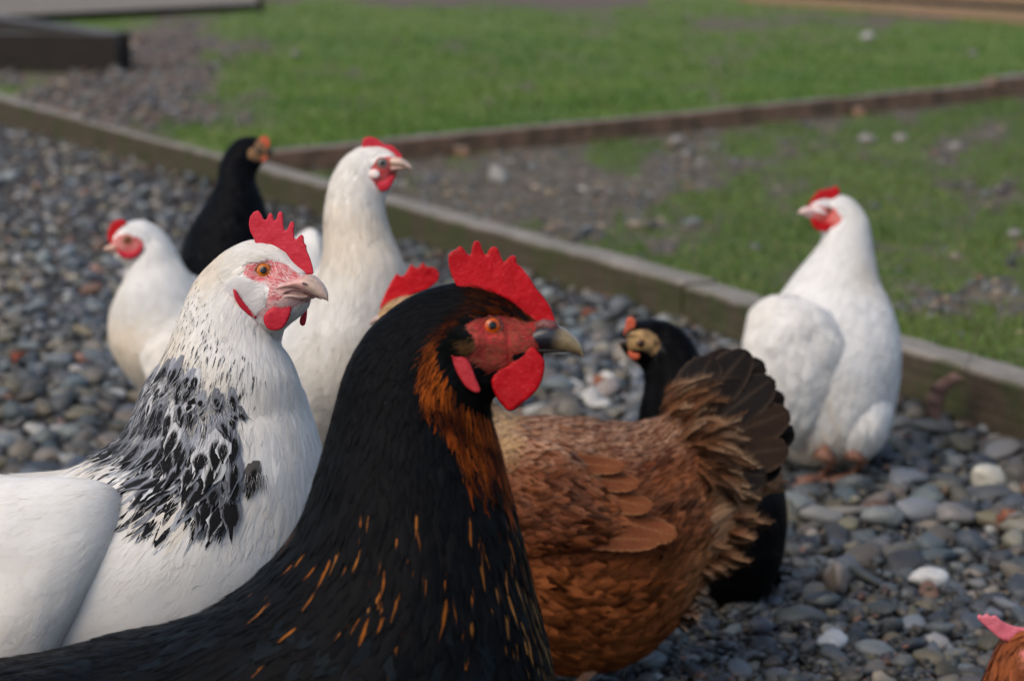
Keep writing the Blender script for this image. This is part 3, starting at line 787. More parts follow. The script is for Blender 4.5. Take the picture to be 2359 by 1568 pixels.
dens_neck = lambda px, py: dN(px, py)*(py < 1150+.0*px)*(px > 150)
Lneck = lambda px, py: (.0085+.024*sm(640, 1080, py+(450-px)*.3))
Wneck = lambda px, py: (.0026+.0068*sm(650, 1080, py+(450-px)*.3))
def colBodyS(px, py, P):
    n = len(P); cr = fbm(P, 13, 5, 1); c = lerp(np.tile([.86, .845, .81], (n, 1)), np.array([.74, .66, .53]), np.clip(.10+.70*cr+.28*sm(1250, 1560, py), 0, .75))
    return c, c, np.zeros((n, 3))
feathers(LS, 'body_plumage', M_WHITE, RS, 5200, lambda px, py: dN(px, py)*sm(960, 1080, py+.0*px+np.maximum(0, px-600)*.8), lambda px, py: .030+px*0, lambda px, py: .024+px*0, colBodyS, lift=.006, sway=.12, rows=6, cols=5, soft=.02)
feathers(LS, 'neck_hackle', M_WHITE, RS, 9500, lambda px, py: dens_neck(px, py)*(1+2.2*sm(900, 600, py)), Lneck, Wneck, colHackS, lift=.018, sway=.10, rows=6, cols=5, jag=.16, soft=.05)
# big black-centred feathers over the shoulder
def colBig(px, py, P):
    e, m, mk = colHackS(px, py, P); n = len(P); e = np.tile([.70, .70, .70], (n, 1)); g = rng.random(n) < .72; e[g] = np.array([.24, .25, .28])*rng.uniform(.5, 1.5, g.sum())[:, None]
    m = np.tile([.013, .013, .014], (n, 1)); mk = np.stack([rng.uniform(.2, .45, n), rng.uniform(.65, 1.0, n), np.full(n, 1.0)+.2*rng.random(n)], 1)
    return e, m, mk
ZE = lambda pts, dx=18, dy=-62: [((x+dx)*.7197, 437.6+(y+dy)*.7197) for x, y in pts]
capeL = ZE([(450, 610), (590, 590), (650, 640), (560, 720), (530, 850), (440, 880), (370, 860), (380, 800), (440, 700)])
capeC = ZE([(540, 720), (640, 690), (745, 690), (760, 790), (700, 850), (760, 920), (745, 990), (700, 1040), (640, 1000), (600, 950), (510, 1000), (490, 920), (550, 850)])
inlow = lambda px, py: (inpoly(px, py, capeL) | inpoly(px, py, capeC))*1.0+1e-9
feathers(LS, 'black_hackle_tips', M_WHITE, RS, 380, inlow, lambda px, py: .017+.013*sm(880, 1040, py), lambda px, py: .0065+.0065*sm(900, 1060, py), colBig, lift=.09, base=.0014, sway=.16, rows=8, cols=7, jag=.22)
def colSoft(px, py, P):
    c = np.array([[.75, .75, .75], [.30, .31, .34], [.02, .02, .022]])[rng.choice(3, len(P), p=[.35, .25, .40])]; return c, c, nz0(px)
strands(LS, 'cape_down', M_WHITE, RS, 17000, inlow, lambda px, py: .014+px*0, .00022, colSoft, lift=.16, sway=.22)
spot = lambda px, py: inpoly(px, py, ellpoly(588, 1072, 17, 16))*1.0+1e-9
feathers(LS, 'black_feather', M_WHITE, RS, 11, spot, lambda px, py: .020+px*0, lambda px, py: .0105+px*0, lambda px, py, P: (np.tile([.12, .11, .10], (len(P), 1)), np.tile([.014, .013, .012], (len(P), 1)), np.tile([.2, .8, 1.2], (len(P), 1))), lift=.05, base=.0020, sway=.18, rows=8, cols=7, jag=.25)
strands(LS, 'black_feather_barbs', M_WHITE, RS, 500, spot, lambda px, py: .015+px*0, .0002, lambda px, py, P: ((lambda c: (c, c, nz0(px)))(np.array([[.7, .69, .66], [.05, .045, .04]])[rng.integers(0, 2, len(P))])), lift=.2, sway=.25)
# soft hair-fine strands
def colStr(px, py, P):
    n = len(P); c = np.tile([.86, .845, .81], (n, 1)); c = lerp(c, cream, np.clip(.06+.4*fbm(P, 30, 8, 2)+.5*gau(px, py, 660, 745, 50, 40)+.4*gau(px, py, 480, 600, 60, 40), 0, .75))
    c = c*(1+rng.normal(0, .05, n))[:, None]
    inn = inpoly(px, py, hackS) & (rng.random(n) < .16); c[inn] = [.05, .05, .055]
    return c, c, nz0(px)
strands(LS, 'neck_down', M_WHITE, RS, 42000, lambda px, py: dN(px, py)*(1.6*sm(1000, 700, py)+.35)*sm(1350, 1150, py), lambda px, py: .006+.006*sm(650, 1000, py), .00022, colStr, lift=.14, sway=.16)
# sparse hairs in the face, white tuft behind the cheek
tuftS = ZA([(524, 432), (545, 405), (590, 395), (625, 420), (690, 440), (720, 470), (700, 540), (640, 590), (600, 560), (560, 500), (540, 465)])
strands(LS, 'ear_tuft', M_WHITE, RS, 8500, lambda px, py: inpoly(px, py, tuftS)*(1.0-.62*sm(555, 610, px)*1.0), lambda px, py: .0085+px*0, .0002, solid([.88, .865, .85], .06), lift=.16, sway=.22)
strands(LS, 'face_hairs', M_WHITE, RS, 2600, lambda px, py: inpoly(px, py, faceS)*1.0*(1-gau(px, py, 607, 622, 30, 28)), lambda px, py: .004+px*0, .00013, solid([.80, .66, .62]), lift=.15, sway=.4)
strands(LS, 'brow_feathers', M_WHITE, RS, 5000, lambda px, py: (inpoly(px, py, ZA([(480, 330), (560, 262), (650, 232), (745, 228), (800, 280), (835, 375), (790, 345), (720, 318), (640, 322), (590, 352), (520, 400)])))*1.0, lambda px, py: .007+px*0, .00022, solid([.82, .80, .76]), lift=.12, sway=.12)
combS = ZA([(652, 262), (640, 222), (622, 190), (615, 155), (620, 120), (638, 96), (660, 87), (672, 100), (690, 137), (699, 135), (710, 106), (720, 98), (729, 108), (738, 150), (746, 135), (756, 98), (768, 92), (779, 100), (780, 150), (787, 190), (797, 183), (812, 148), (823, 137), (833, 150), (831, 215), (840, 232), (858, 208), (870, 202), (879, 215), (880, 246), (891, 253), (893, 280), (909, 315), (921, 355), (926, 392), (880, 400), (840, 380), (825, 340), (790, 290), (740, 262), (700, 262)])
slab('comb', combS, ZS-.017, .0056, M_COMB, RS, .0007, 7, -.00006, 640, lump=.0007)
zb = ZS
beak(RS, [(654, 662, 652, 674, .012, -.024), (676, 648, 676, 668, .0122, -.027), (700, 637, 700, 670, .0112, -.030), (718, 632, 716, 677, .0098, -.033), (736, 645, 731, 684, .0072, -.035), (748, 661, 744, 689, .0045, -.037), (755, 678, 752, 692, .002, -.038), (756, 692, 755, 695, .0006, -.038)],
     [(654, 677, 660, 689, .011, -.024), (680, 671, 682, 690, .0108, -.027), (702, 674, 705, 690, .0085, -.030), (717, 681, 716, 688, .004, -.033)], zb,
     lambda px, py, V: lerp(lerp(np.tile([.55, .30, .26], (len(V), 1)), np.array([.50, .36, .28]), sm(690, 715, px)), np.array([.33, .24, .18]), .5*sm(680, 690, py)*sm(700, 720, px)), const([.50, .33, .28]), nostril=(700, 652, .0024))
gp = [(643, 678), (655, 674.5), (672, 669), (690, 669), (703, 672), (716, 679), (730, 685), (742, 690)]
V_, F_ = tube(W([a for a, b in gp], [b for a, b in gp], ZS+np.array([-.033, -.036, -.0385, -.0405, -.041, -.0415, -.041, -.0405])), [.0003, .0006, .0007, .0007, .0007, .0006, .0005, .0002], 6)
mesh_obj('mouth_line', V_, F_, M_LEG, RS, {'Col': np.tile([.10, .035, .03], (len(V_), 1))})
eye(LS, 607, 622, .0050, RS, (.38, .10, .008), (.36, .14, .11))
(pn, nn), _ = LS.hit(640, 735)
def watt(root, pts, z, th, mat, vx=.0008, name='wattle', kz=0, px0=0): return slab(name, smooth_poly(pts), z, th*1.35, mat, root, vx, 16, kz, px0, lump=th*.14)
zn = proj(pn)[2]
watt(RS, ZA([(798, 478), (815, 510), (819, 560), (805, 610), (780, 648), (745, 663), (710, 657), (690, 630), (686, 600), (705, 570), (735, 545), (760, 510), (778, 485)]), float(zn)-.006, .0065, M_COMB)
watt(RS, ZA([(893, 545), (893, 600), (884, 635), (868, 641), (857, 620), (870, 580)]), ZS+.012, .005, M_COMB)
(pn, nn), _ = LS.hit(565, 710); zn = float(proj(pn)[2])
watt(RS, ZA([(540, 462), (556, 472), (580, 510), (610, 545), (640, 572), (655, 600), (645, 606), (610, 585), (570, 545), (548, 505)]), zn-.0005, .005, M_COMB, .0007, 'earlobe', kz=.00010, px0=560)
_, (pf, nf) = LS.hit(565, 710); zf = float(proj(pf)[2]); watt(RS, ZA([(540, 462), (580, 510), (640, 572), (650, 600), (610, 585), (560, 525)]), zf, .004, M_COMB, .0009, 'earlobe')
# wing (near and far)
stw = [(275, 1150, 268, 1185, .003, .004), (255, 1122, 248, 1265, .010, -.003), (215, 1108, 205, 1345, .017, -.010), (140, 1103, 150, 1455, .024, -.014), (40, 1104, 90, 1560, .032, -.012), (-80, 1106, 0, 1600, .030, -.008), (-220, 1100, -120, 1560, .024, 0), (-400, 1100, -320, 1420, .015, .02), (-560, 1100, -530, 1240, .005, .04)]
wl, wf_ = wing_mirror(stw, ZS-.059, ZS+.02, nu=120, nt=72, lump=.003, lumpscale=30)
for w_ in (wl, wf_):
    wo_ = w_.mesh('wing', M_WHITE, RS, const([.8, .78, .73]))
    feathers(w_, 'wing_plumage', M_WHITE, wo_, 1900, None, lambda px, py: .032+px*0, lambda px, py: .024+px*0, colBodyS, lift=.008, sway=.1, rows=6, cols=5, soft=.03)
    strands(w_, 'wing_edge_down', M_WHITE, wo_, 3500, lambda px, py: sm(170, 235, px+.35*(py-1150))+1e-6, lambda px, py: .011+px*0, .0002, solid([.86, .845, .81], .05), lift=.10, sway=.5, back=True)
    strands(w_, 'wing_down', M_WHITE, wo_, 18000, None, lambda px, py: .014+px*0, .00022, solid([.86, .845, .81], .05, [.72, .65, .54], 20), lift=.06, sway=.3)
strands(LS, 'body_down', M_WHITE, RS, 42000, lambda px, py: dN(px, py)*sm(1100, 1250, py), lambda px, py: .014+px*0, .0002, solid([.86, .845, .81], .05, [.76, .70, .60], 20), lift=.05, sway=.3)
legs(RS, [(330, 1660, -.03), (420, 1650, .05)], ZS+.03, (.62, .45, .38), 1)

# ------------------------------------------------------------------ 2  black hen with rust and gold neck (nearest)
ZK = 1.38
ZB = lambda pts: [(829.0+x*.3525, 534.3+y*.3525) for x, y in pts]
st = [(1272, 762, 1250, 812, .003, -.004), (1252, 742, 1232, 845, .010, -.003), (1214, 722, 1200, 868, .0145, -.002), (1172, 692, 1175, 886, .0175, 0),
      (1110, 664, 1158, 902, .0195, 0), (1055, 657, 1140, 912, .021, 0), (1000, 667, 1130, 922, .023, 0), (945, 690, 1126, 938, .026, 0), (892, 725, 1130, 965, .029, 0), (842, 776, 1138, 1000, .034, 0),
      (800, 842, 1150, 1050, .040, 0), (775, 915, 1163, 1105, .046, 0), (757, 1000, 1178, 1165, .053, 0), (738, 1085, 1196, 1240, .061, 0), (706, 1172, 1220, 1350, .070, 0),
      (640, 1278, 1258, 1500, .081, 0), (520, 1384, 1285, 1680, .093, 0), (350, 1460, 1260, 1860, .10, 0), (150, 1512, 1120, 2010, .104, .01), (-80, 1560, 860, 2060, .10, .02),
      (-300, 1620, 560, 2000, .080, .03), (-480, 1660, 250, 1900, .058, .04), (-620, 1680, -50, 1780, .034, .05), (-760, 1680, -350, 1720, .012, .06)]
bm_ = [(1134, 753, 26, 22, -.0016), (1130, 712, 60, 14, .0018), (1180, 800, 50, 30, .0015), (1100, 770, 12, 40, .0008), (1170, 770, 14, 26, -.0007), (1140, 782, 30, 6, .0008), (1140, 840, 60, 12, .0009), (1130, 865, 50, 8, -.0008), (1090, 795, 26, 24, .0016), (1210, 760, 24, 20, -.0008)]
LK, RK = hen('black hen with scarlet comb, rust throat and gold flecked neck, nearest of the group', st, ZK, nu=300, nt=128, lump=.0018, lumpscale=25, bumps=bm_)
faceK = ZB([(690, 600), (740, 570), (820, 545), (900, 545), (1000, 560), (1080, 590), (1290, 560), (1300, 720), (1240, 800), (1130, 780), (1050, 860), (940, 900), (870, 940), (800, 900), (740, 850), (620, 840), (590, 790), (660, 800), (760, 740), (720, 680)])
darkK = ZB([(560, 720), (600, 660), (680, 640), (740, 680), (765, 740), (740, 790), (640, 800), (570, 800)])
tanK = ZB([(680, 700), (720, 690), (755, 715), (750, 765), (710, 785), (680, 750)])
rustK = ZB([(770, 380), (900, 380), (1040, 400), (1200, 560), (1200, 600), (1080, 595), (950, 550), (820, 540), (720, 560), (690, 610), (620, 650), (560, 700), (540, 760), (570, 850), (620, 950), (680, 1040), (760, 1100), (860, 1120), (870, 1250), (900, 1400), (960, 1500), (1000, 1700), (900, 1700), (740, 1640), (680, 1560), (620, 1400), (570, 1270), (450, 1120), (415, 1000), (440, 800), (490, 690), (590, 590), (700, 520), (780, 470)])
chinK = ZB([(640, 940), (700, 1030), (790, 1060), (800, 940), (850, 960), (880, 1080), (850, 1150), (760, 1120), (690, 1080), (630, 1000)])
def colK0(px, py, V):
    n = len(V); C = np.tile(black, (n, 1)); k = np.clip(.5+fbm(V, 150, 4, 2), 0, 1)
    f = inpoly(px, py, faceK); C[f] = lerp(np.array([.34, .012, .012]), np.array([.45, .032, .026]), k[f])
    g = inpoly(px, py, faceK) & (py > 790) & (px < 1150); C[g] = lerp(np.array([.22, .016, .011]), np.array([.33, .030, .018]), k[g])
    return C
LK.mesh('body', M_FACE, RK, colK0)
dK = nofeather(faceK)
gold = np.array([.30, .088, .011]); rust = np.array([.24, .042, .005]); tan = np.array([.40, .23, .075])
def colNeckK(px, py, P):
    n = len(P); e = np.tile(black, (n, 1))*(1+.3*rng.random(n))[:, None]; m = e.copy(); mk = np.zeros((n, 3)); mk[:, 0] = 2
    r = inpoly(px, py, rustK) & ~inpoly(px, py, chinK); a = r & (rng.random(n) < .62)
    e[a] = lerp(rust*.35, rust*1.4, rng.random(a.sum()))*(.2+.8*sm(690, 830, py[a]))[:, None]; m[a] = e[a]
    b = r & (rng.random(n) < .25); e[b] = black
    t = inpoly(px, py, tanK); e[t] = [.07, .035, .012]
    # gold flecks on the lower neck, denser towards the breast edge
    lo = sm(1080, 1180, py)*(px > 640-.0*py)
    right = sm(1060, 1190, px-(py-1100)*.19)
    pr = lo*(.17+.62*right)*sm(560, 760, px+(py-1150)*.25)*(1-sm(1390, 1560, py)*(1-right)*.85)
    q = (rng.random(n) < pr) & ~r
    m[q] = lerp(gold, tan, np.clip(right[q]*.9*sm(1150, 1300, py[q])+.15*rng.normal(0, 1, q.sum()), 0, 1))
    mk[q, 0] = rng.uniform(.15, .5, q.sum()); mk[q, 1] = rng.uniform(.16, .42, q.sum()); mk[q, 2] = rng.uniform(.85, 1.2, q.sum())
    return e, m, mk
LnK = lambda px, py: .010+.018*sm(850, 1250, py)
WnK = lambda px, py: .0030+.0058*sm(850, 1300, py)
def colBodyK(px, py, P):
    n = len(P); c = np.tile([.0040, .0046, .0060], (n, 1)); g = rng.random(n) < .25; c[g] = [.007, .010, .013]
    return c, c, np.zeros((n, 3))
feathers(LK, 'body_plumage', M_BLACK, RK, 4200, lambda px, py: dK(px, py)*sm(1250, 1420, py), lambda px, py: .030+px*0, lambda px, py: .020+px*0, colBodyK, lift=.05, sway=.1, rows=6, cols=5)
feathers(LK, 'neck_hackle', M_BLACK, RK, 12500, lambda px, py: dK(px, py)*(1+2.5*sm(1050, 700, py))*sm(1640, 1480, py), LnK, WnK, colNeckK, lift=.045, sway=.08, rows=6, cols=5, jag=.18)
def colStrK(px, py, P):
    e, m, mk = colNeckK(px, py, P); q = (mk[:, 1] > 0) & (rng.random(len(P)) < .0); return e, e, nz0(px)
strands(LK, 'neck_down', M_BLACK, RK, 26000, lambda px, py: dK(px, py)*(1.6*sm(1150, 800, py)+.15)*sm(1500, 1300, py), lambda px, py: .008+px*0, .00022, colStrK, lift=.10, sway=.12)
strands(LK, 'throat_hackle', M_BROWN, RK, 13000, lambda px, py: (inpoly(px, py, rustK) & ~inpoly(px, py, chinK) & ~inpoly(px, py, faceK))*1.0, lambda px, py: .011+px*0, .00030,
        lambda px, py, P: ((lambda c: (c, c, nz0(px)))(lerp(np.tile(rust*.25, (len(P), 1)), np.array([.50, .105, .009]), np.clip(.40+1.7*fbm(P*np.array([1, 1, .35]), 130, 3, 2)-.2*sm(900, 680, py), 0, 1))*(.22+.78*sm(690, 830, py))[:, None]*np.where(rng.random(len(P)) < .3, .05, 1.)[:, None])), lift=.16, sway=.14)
strands(LK, 'ear_tuft', M_BLACK, RK, 3000, lambda px, py: (inpoly(px, py, darkK) | inpoly(px, py, chinK))*1.0, lambda px, py: .007+px*0, .00024,
        lambda px, py, P: ((lambda c: (c, c, nz0(px)))(np.where(inpoly(px, py, tanK)[:, None], np.array([.10, .05, .018]), np.array([.005, .006, .005])))), lift=.3, sway=.25)
strands(LK, 'face_hairs', M_BROWN, RK, 1800, lambda px, py: inpoly(px, py, faceK)*1.0*(1-gau(px, py, 1134, 753, 30, 28)), lambda px, py: .0035+px*0, .00014, solid([.30, .09, .05], .3), lift=.12, sway=.4)
combK = ZB([(640, 375), (620, 330), (600, 290), (583, 235), (576, 185), (577, 148), (602, 124), (625, 118), (648, 92), (668, 96), (690, 130), (710, 155), (726, 152), (733, 90), (747, 60), (768, 55), (788, 72), (800, 115), (815, 152), (828, 152), (843, 112), (866, 94), (897, 100), (915, 140), (928, 180), (941, 205), (958, 180), (985, 155), (1010, 150), (1022, 170), (1022, 205), (1060, 235), (1110, 300), (1150, 370), (1200, 425), (1245, 490), (1270, 560), (1285, 605), (1240, 612), (1170, 600), (1100, 585), (1040, 520), (980, 450), (900, 410), (800, 390), (700, 385)])
slab('comb', combK, ZK-.004, .0072, M_COMBR, RK, .0007, 10, lump=.0011)
beak(RK, [(1200, 768, 1215, 800, .009, -.004), (1245, 748, 1240, 806, .0100, -.005), (1272, 744, 1270, 808, .0092, -.006), (1300, 757, 1298, 810, .0075, -.006), (1322, 775, 1318, 812, .005, -.006), (1338, 795, 1335, 816, .0025, -.006), (1344, 818, 1341, 822, .0007, -.006)],
     [(1215, 796, 1222, 812, .008, -.004), (1250, 800, 1252, 813, .007, -.005), (1290, 803, 1290, 812, .005, -.006), (1312, 806, 1311, 811, .0015, -.006)], ZK,
     lambda px, py, V: lerp(np.tile([.012, .012, .018], (len(V), 1)), np.array([.30, .22, .11]), sm(1262, 1305, px+.25*(py-790))), const([.03, .025, .02]), nostril=(1262, 757, .003))
(pn, _), _q = LK.hit(1245, 765)
V_, F_ = tube(W([1232, 1250, 1272, 1284], [752, 748, 752, 762], float(proj(pn)[2])+.001), [.002, .0036, .0036, .002], 14)
mesh_obj('beak_cere', V_, F_, M_LEG, RK, {'Col': np.tile([.16, .05, .045], (len(V_), 1))})
eye(LK, 1134, 753, .0047, RK, (.40, .062, .004), (.14, .03, .025))
(pn, _), _q = LK.hit(1170, 880); zn = float(proj(pn)[2])
watt(RK, ZB([(1125, 745), (1165, 785), (1203, 830), (1207, 880), (1195, 950), (1165, 1020), (1110, 1080), (1050, 1125), (1000, 1165), (965, 1168), (935, 1135), (890, 1080), (862, 1010), (858, 960), (900, 900), (980, 860), (1050, 800), (1090, 760)]), ZK-.012, .0075, M_COMBR, .0009)
watt(RK, ZB([(1125, 760), (1185, 830), (1190, 900), (1150, 1000), (1050, 1100), (1000, 1120), (950, 1050), (940, 960), (1050, 850)]), ZK+.010, .006, M_COMBR, .001)
(pn, _), (pf, _q) = LK.hit(1065, 850); zn = float(proj(pn)[2]); zf = float(proj(pf)[2])
M_LOBEK = mat_skin('earlobe_skin', (.30, .006, .012), (.42, .03, .036), .45, .12, spec=.2)
lobe = [(592, 800), (625, 815), (660, 812), (700, 830), (730, 880), (755, 950), (785, 1020), (780, 1048), (740, 1045), (690, 1010), (650, 950), (620, 890)]
watt(RK, ZB(lobe), zn-.0005, .0055, M_LOBEK, .0008, 'earlobe'); watt(RK, ZB(lobe), zf+.0015, .006, M_COMB, .001, 'earlobe')
legs(RK, [(600, 2030, -.035), (700, 2020, .05)], ZK, (.10, .09, .08), 1)
stw = [(560, 1690, 560, 1730, .003, .01), (480, 1670, 500, 1800, .012, .004), (360, 1660, 420, 1880, .018, .0), (150, 1660, 240, 1920, .020, .0), (-120, 1660, 20, 1880, .018, .006), (-360, 1640, -260, 1740, .010, .02), (-480, 1640, -470, 1680, .003, .03)]
for w_ in wing_mirror(stw, ZK-.080, ZK+.01, nu=90, nt=48, lump=.002):
    wo_ = w_.mesh('wing', M_BLACK, RK, const(black)); feathers(w_, 'wing_plumage', M_BLACK, wo_, 900, None, lambda px, py: .034+px*0, lambda px, py: .020+px*0, colBodyK, lift=.05, sway=.08, rows=6, cols=5)

# ------------------------------------------------------------------ 3  brown hen behind the black one
ZR = 2.24
ZC = lambda pts: [(1105.4+x*.5006, 783+y*.5006) for x, y in pts]
st = [(868, 732, 872, 752, .004), (884, 708, 888, 782, .011), (915, 690, 915, 806, .0165), (960, 684, 938, 826, .020), (1002, 702, 948, 846, .022), (1035, 745, 952, 880, .026),
      (1065, 805, 958, 935, .033), (1100, 870, 966, 1010, .044), (1135, 930, 975, 1110, .058), (1185, 958, 995, 1250, .074), (1250, 962, 1050, 1390, .086), (1325, 966, 1140, 1490, .093),
      (1400, 974, 1250, 1540, .094), (1465, 976, 1370, 1545, .09), (1515, 966, 1470, 1510, .08), (1550, 948, 1548, 1445, .068), (1580, 935, 1605, 1370, .056), (1615, 935, 1650, 1300, .042),
      (1655, 960, 1690, 1240, .028), (1695, 1005, 1712, 1185, .014), (1720, 1060, 1722, 1130, .004)]
LR, RR = hen('rusty brown hen with dark raised tail, head hidden behind the black hen', st, ZR, nu=220, nt=112, lump=.003, lumpscale=22)
cb_ = np.array([.24, .075, .026]); cpale = np.array([.46, .28, .18]); cbelly = np.array([.24, .068, .016])
def baseR(px, py, P):
    n = len(P); f = np.clip(.5+.9*fbm(P, 26, 12, 3), 0, 1)
    c = lerp(np.tile([.10, .024, .008], (n, 1)), np.array([.24, .068, .020]), f)
    bel = sm(1250, 1330, py+(px-1200)*.0); c = lerp(c, cbelly*(.75+.5*f)[:, None], bel*.8)
    vent = gau(px, py, 1700, 1190, 90, 130)+gau(px, py, 1600, 1420, 60, 110)
    c = lerp(c, np.array([.38, .19, .085]), np.clip(vent*.75*(f*.8+.4), 0, 1))
    nk = sm(1190, 1140, px)*sm(1100, 1000, py); c = lerp(c, np.array([.55, .36, .16]), nk)
    return c
def colR(px, py, P):
    n = len(P); c = baseR(px, py, P)*(1+rng.normal(0, .10, n))[:, None]
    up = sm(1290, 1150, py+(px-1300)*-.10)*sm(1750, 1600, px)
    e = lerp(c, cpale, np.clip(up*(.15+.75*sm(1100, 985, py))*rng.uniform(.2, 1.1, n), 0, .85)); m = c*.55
    mk = np.stack([np.full(n, -1.), rng.uniform(.45, .85, n), rng.uniform(.70, .95, n)], 1)
    mk[py > 1290] = [2, 0, 0]
    return np.clip(e, 0, 1), np.clip(m, 0, 1), mk
def lw(a, b): return lambda px, py: a+(b-a)*sm(1000, 1300, py)
LR.mesh('body', M_BROWN, RR, lambda px, py, V: baseR(px, py, V)*.8)
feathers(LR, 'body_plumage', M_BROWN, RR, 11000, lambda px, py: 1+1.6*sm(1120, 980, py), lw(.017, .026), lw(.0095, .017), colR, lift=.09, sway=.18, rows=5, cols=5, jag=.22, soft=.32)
strands(LR, 'body_down', M_BROWN, RR, 26000, lambda px, py: 1+2.0*sm(1500, 1650, px)+1.0*sm(1300, 1500, py), lambda px, py: .013+px*0, .0004,
        lambda px, py, P: ((lambda c: (c, c, nz0(px)))(np.clip(baseR(px, py, P)*(1.15+rng.normal(0, .25, len(P)))[:, None], 0, 1))), lift=.20, sway=.35)
# spiky vent feathers
spk = lambda px, py: (sm(1590, 1680, px)*sm(1000, 1080, py)*sm(1400, 1300, py))
feathers(LR, 'vent_plumage', M_BROWN, RR, 700, spk, lambda px, py: .040+px*0, lambda px, py: .012+px*0,
         lambda px, py, P: (lerp(np.tile([.30, .12, .05], (len(P), 1)), np.array([.52, .30, .16]), rng.random(len(P))), np.tile([.2, .08, .03], (len(P), 1)), np.tile([-1, .3, .7], (len(P), 1))), lift=.18, sway=.10, rows=6, cols=5, jag=.35)
combR = ZB([(128, 500), (135, 470), (160, 410), (200, 330), (240, 268), (262, 290), (290, 285), (315, 240), (338, 206), (358, 235), (385, 236), (400, 208), (415, 198), (432, 230), (470, 228), (500, 240), (518, 275), (512, 315), (480, 345), (440, 380), (340, 410), (240, 470), (160, 530)])
slab('comb', combR, ZR-.001, .0075, M_COMBR, RR, .001, 6, lump=.002)
beak(RR, [(892, 728, 893, 748, .009), (876, 722, 876, 746, .0085), (864, 728, 862, 746, .006), (855, 736, 853, 747, .003), (850, 745, 849, 748, .0007)], [(892, 746, 893, 758, .008), (875, 745, 876, 754, .006), (860, 746, 861, 751, .003), (855, 747, 855, 749, .001)], ZR, const([.42, .30, .25]), const([.36, .25, .2]))
eye(LR, 922, 742, .005, RR); watt(RR, [(900, 770), (925, 775), (930, 810), (912, 835), (896, 810)], ZR-.012, .007, M_COMBR, .0012); watt(RR, [(900, 770), (925, 775), (930, 810), (912, 835), (896, 810)], ZR+.012, .007, M_COMBR, .0012)
# wing
stw = [(1140, 1040, 1135, 1120, .006, .03), (1170, 1005, 1165, 1240, .016, .012), (1230, 1010, 1215, 1283, .022, .0), (1300, 1035, 1285, 1272, .022, -.004), (1370, 1080, 1360, 1262, .018, -.004), (1440, 1128, 1430, 1262, .014, 0), (1500, 1180, 1492, 1264, .010, .004), (1545, 1222, 1540, 1266, .005, .008)]
for w_ in wing_mirror(stw, ZR-.088, ZR, nu=100, nt=64, lump=.001):
    wo_ = w_.mesh('wing', M_BROWN, RR, lambda px, py, V: baseR(px, py, V)*.9)
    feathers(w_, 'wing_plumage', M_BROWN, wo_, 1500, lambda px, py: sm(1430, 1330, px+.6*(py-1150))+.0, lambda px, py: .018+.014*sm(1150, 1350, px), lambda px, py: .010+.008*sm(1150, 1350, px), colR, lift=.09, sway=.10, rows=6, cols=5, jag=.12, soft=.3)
    near = w_ is not None and proj(w_.C[40])[2] < ZR
    zz = ZR-.112 if near else ZR+.112; sg = -1 if near else 1
    for k, (bx, by, tx, ty) in enumerate(((1290, 1236, 1528, 1262), (1325, 1168, 1553, 1254), (1300, 1122, 1498, 1186), (1280, 1088, 1468, 1132), (1262, 1060, 1434, 1092))):
        big_feather('wing_feather', bx, by-6, tx, ty-6, zz-sg*.014-sg*.002*k, zz+sg*.002*k-sg*.002, (.022, .027, .023, .020, .017)[k], M_BROWN, wo_, (.11, .030, .010), (.17, .052, .018), bend=(-.06), tilt=.15, cr=(.26, .12, .05), frac=.7, tipround=.62)
# tail feathers
tf = [(1556, 975, 1632, 818), (1566, 985, 1672, 800), (1572, 990, 1712, 800), (1585, 1000, 1745, 822), (1595, 1015, 1772, 862), (1600, 1025, 1795, 898), (1605, 1035, 1812, 938), (1608, 1050, 1824, 980), (1610, 1065, 1812, 1022), (1612, 1080, 1796, 1060), (1610, 1090, 1762, 1088)]
for k, (bx, by, tx, ty) in enumerate(tf):
    q = .012*(1 if k % 2 else -1); cc = (.085, .040, .020) if k in (0, 5, 8) else (.05, .026, .015)
    big_feather('tail_feather', bx, by, tx, ty, ZR-.012+q, ZR-.02+q*.8-.002*k, .042, M_BROWN, RR, (.06, .024, .011), (.008, .006, .005) if k not in (6, 8) else (.022, .011, .006), bend=.05, tilt=.25, cr=(.06, .04, .026), frac=.25, tipround=.55)
# loose curved coverts over the tail root, wispy feathers at the vent
it = []
for k in range(84):
    a = rng.random(); bx, by = 1535+85*a+rng.normal(0, 16), 945+160*a+rng.normal(0, 26); an = math.radians(rng.uniform(25, 75)-55*a)
    r_ = rng.random(); cc = ((.24, .09, .035), (.46, .29, .17)) if r_ < .4 else (((.20, .07, .025), (.24, .11, .05)) if r_ < .75 else ((.10, .045, .022), (.05, .03, .02)))
    it.append((bx, by, an, rng.uniform(60, 150), -rng.uniform(.2, 1.0), rng.uniform(.009, .016), cc[0], cc[1], -.030-.022*rng.random()))
for k in range(46):
    y = rng.uniform(1090, 1310); x = np.interp(y, [1090, 1200, 1310], [1690, 1665, 1590])+rng.normal(0, 14); an = math.radians(np.interp(y, [1090, 1310], [12, -18])+rng.normal(0, 9))
    it.append((x, y, an, rng.uniform(45, 90), rng.uniform(-.3, .35), rng.uniform(.011, .018), (.17, .052, .018), (.46, .25, .13), -.015+.03*rng.random()-.02))
for k in range(40):
    y = rng.uniform(1330, 1430); x = np.interp(y, [1330, 1430], [1592, 1560])+rng.normal(0, 8); an = math.radians(rng.normal(-12, 14))
    it.append((x, y, an, rng.uniform(20, 42), rng.uniform(-.3, .3), rng.uniform(.006, .010), (.26, .10, .04), (.55, .38, .26), -.02*rng.random()))
wisps('tail_coverts', M_BROWN, RR, it, ZR)
legs(RR, [(1310, 1505, -.03), (1340, 1500, .04)], ZR, (.48, .26, .17), -1)

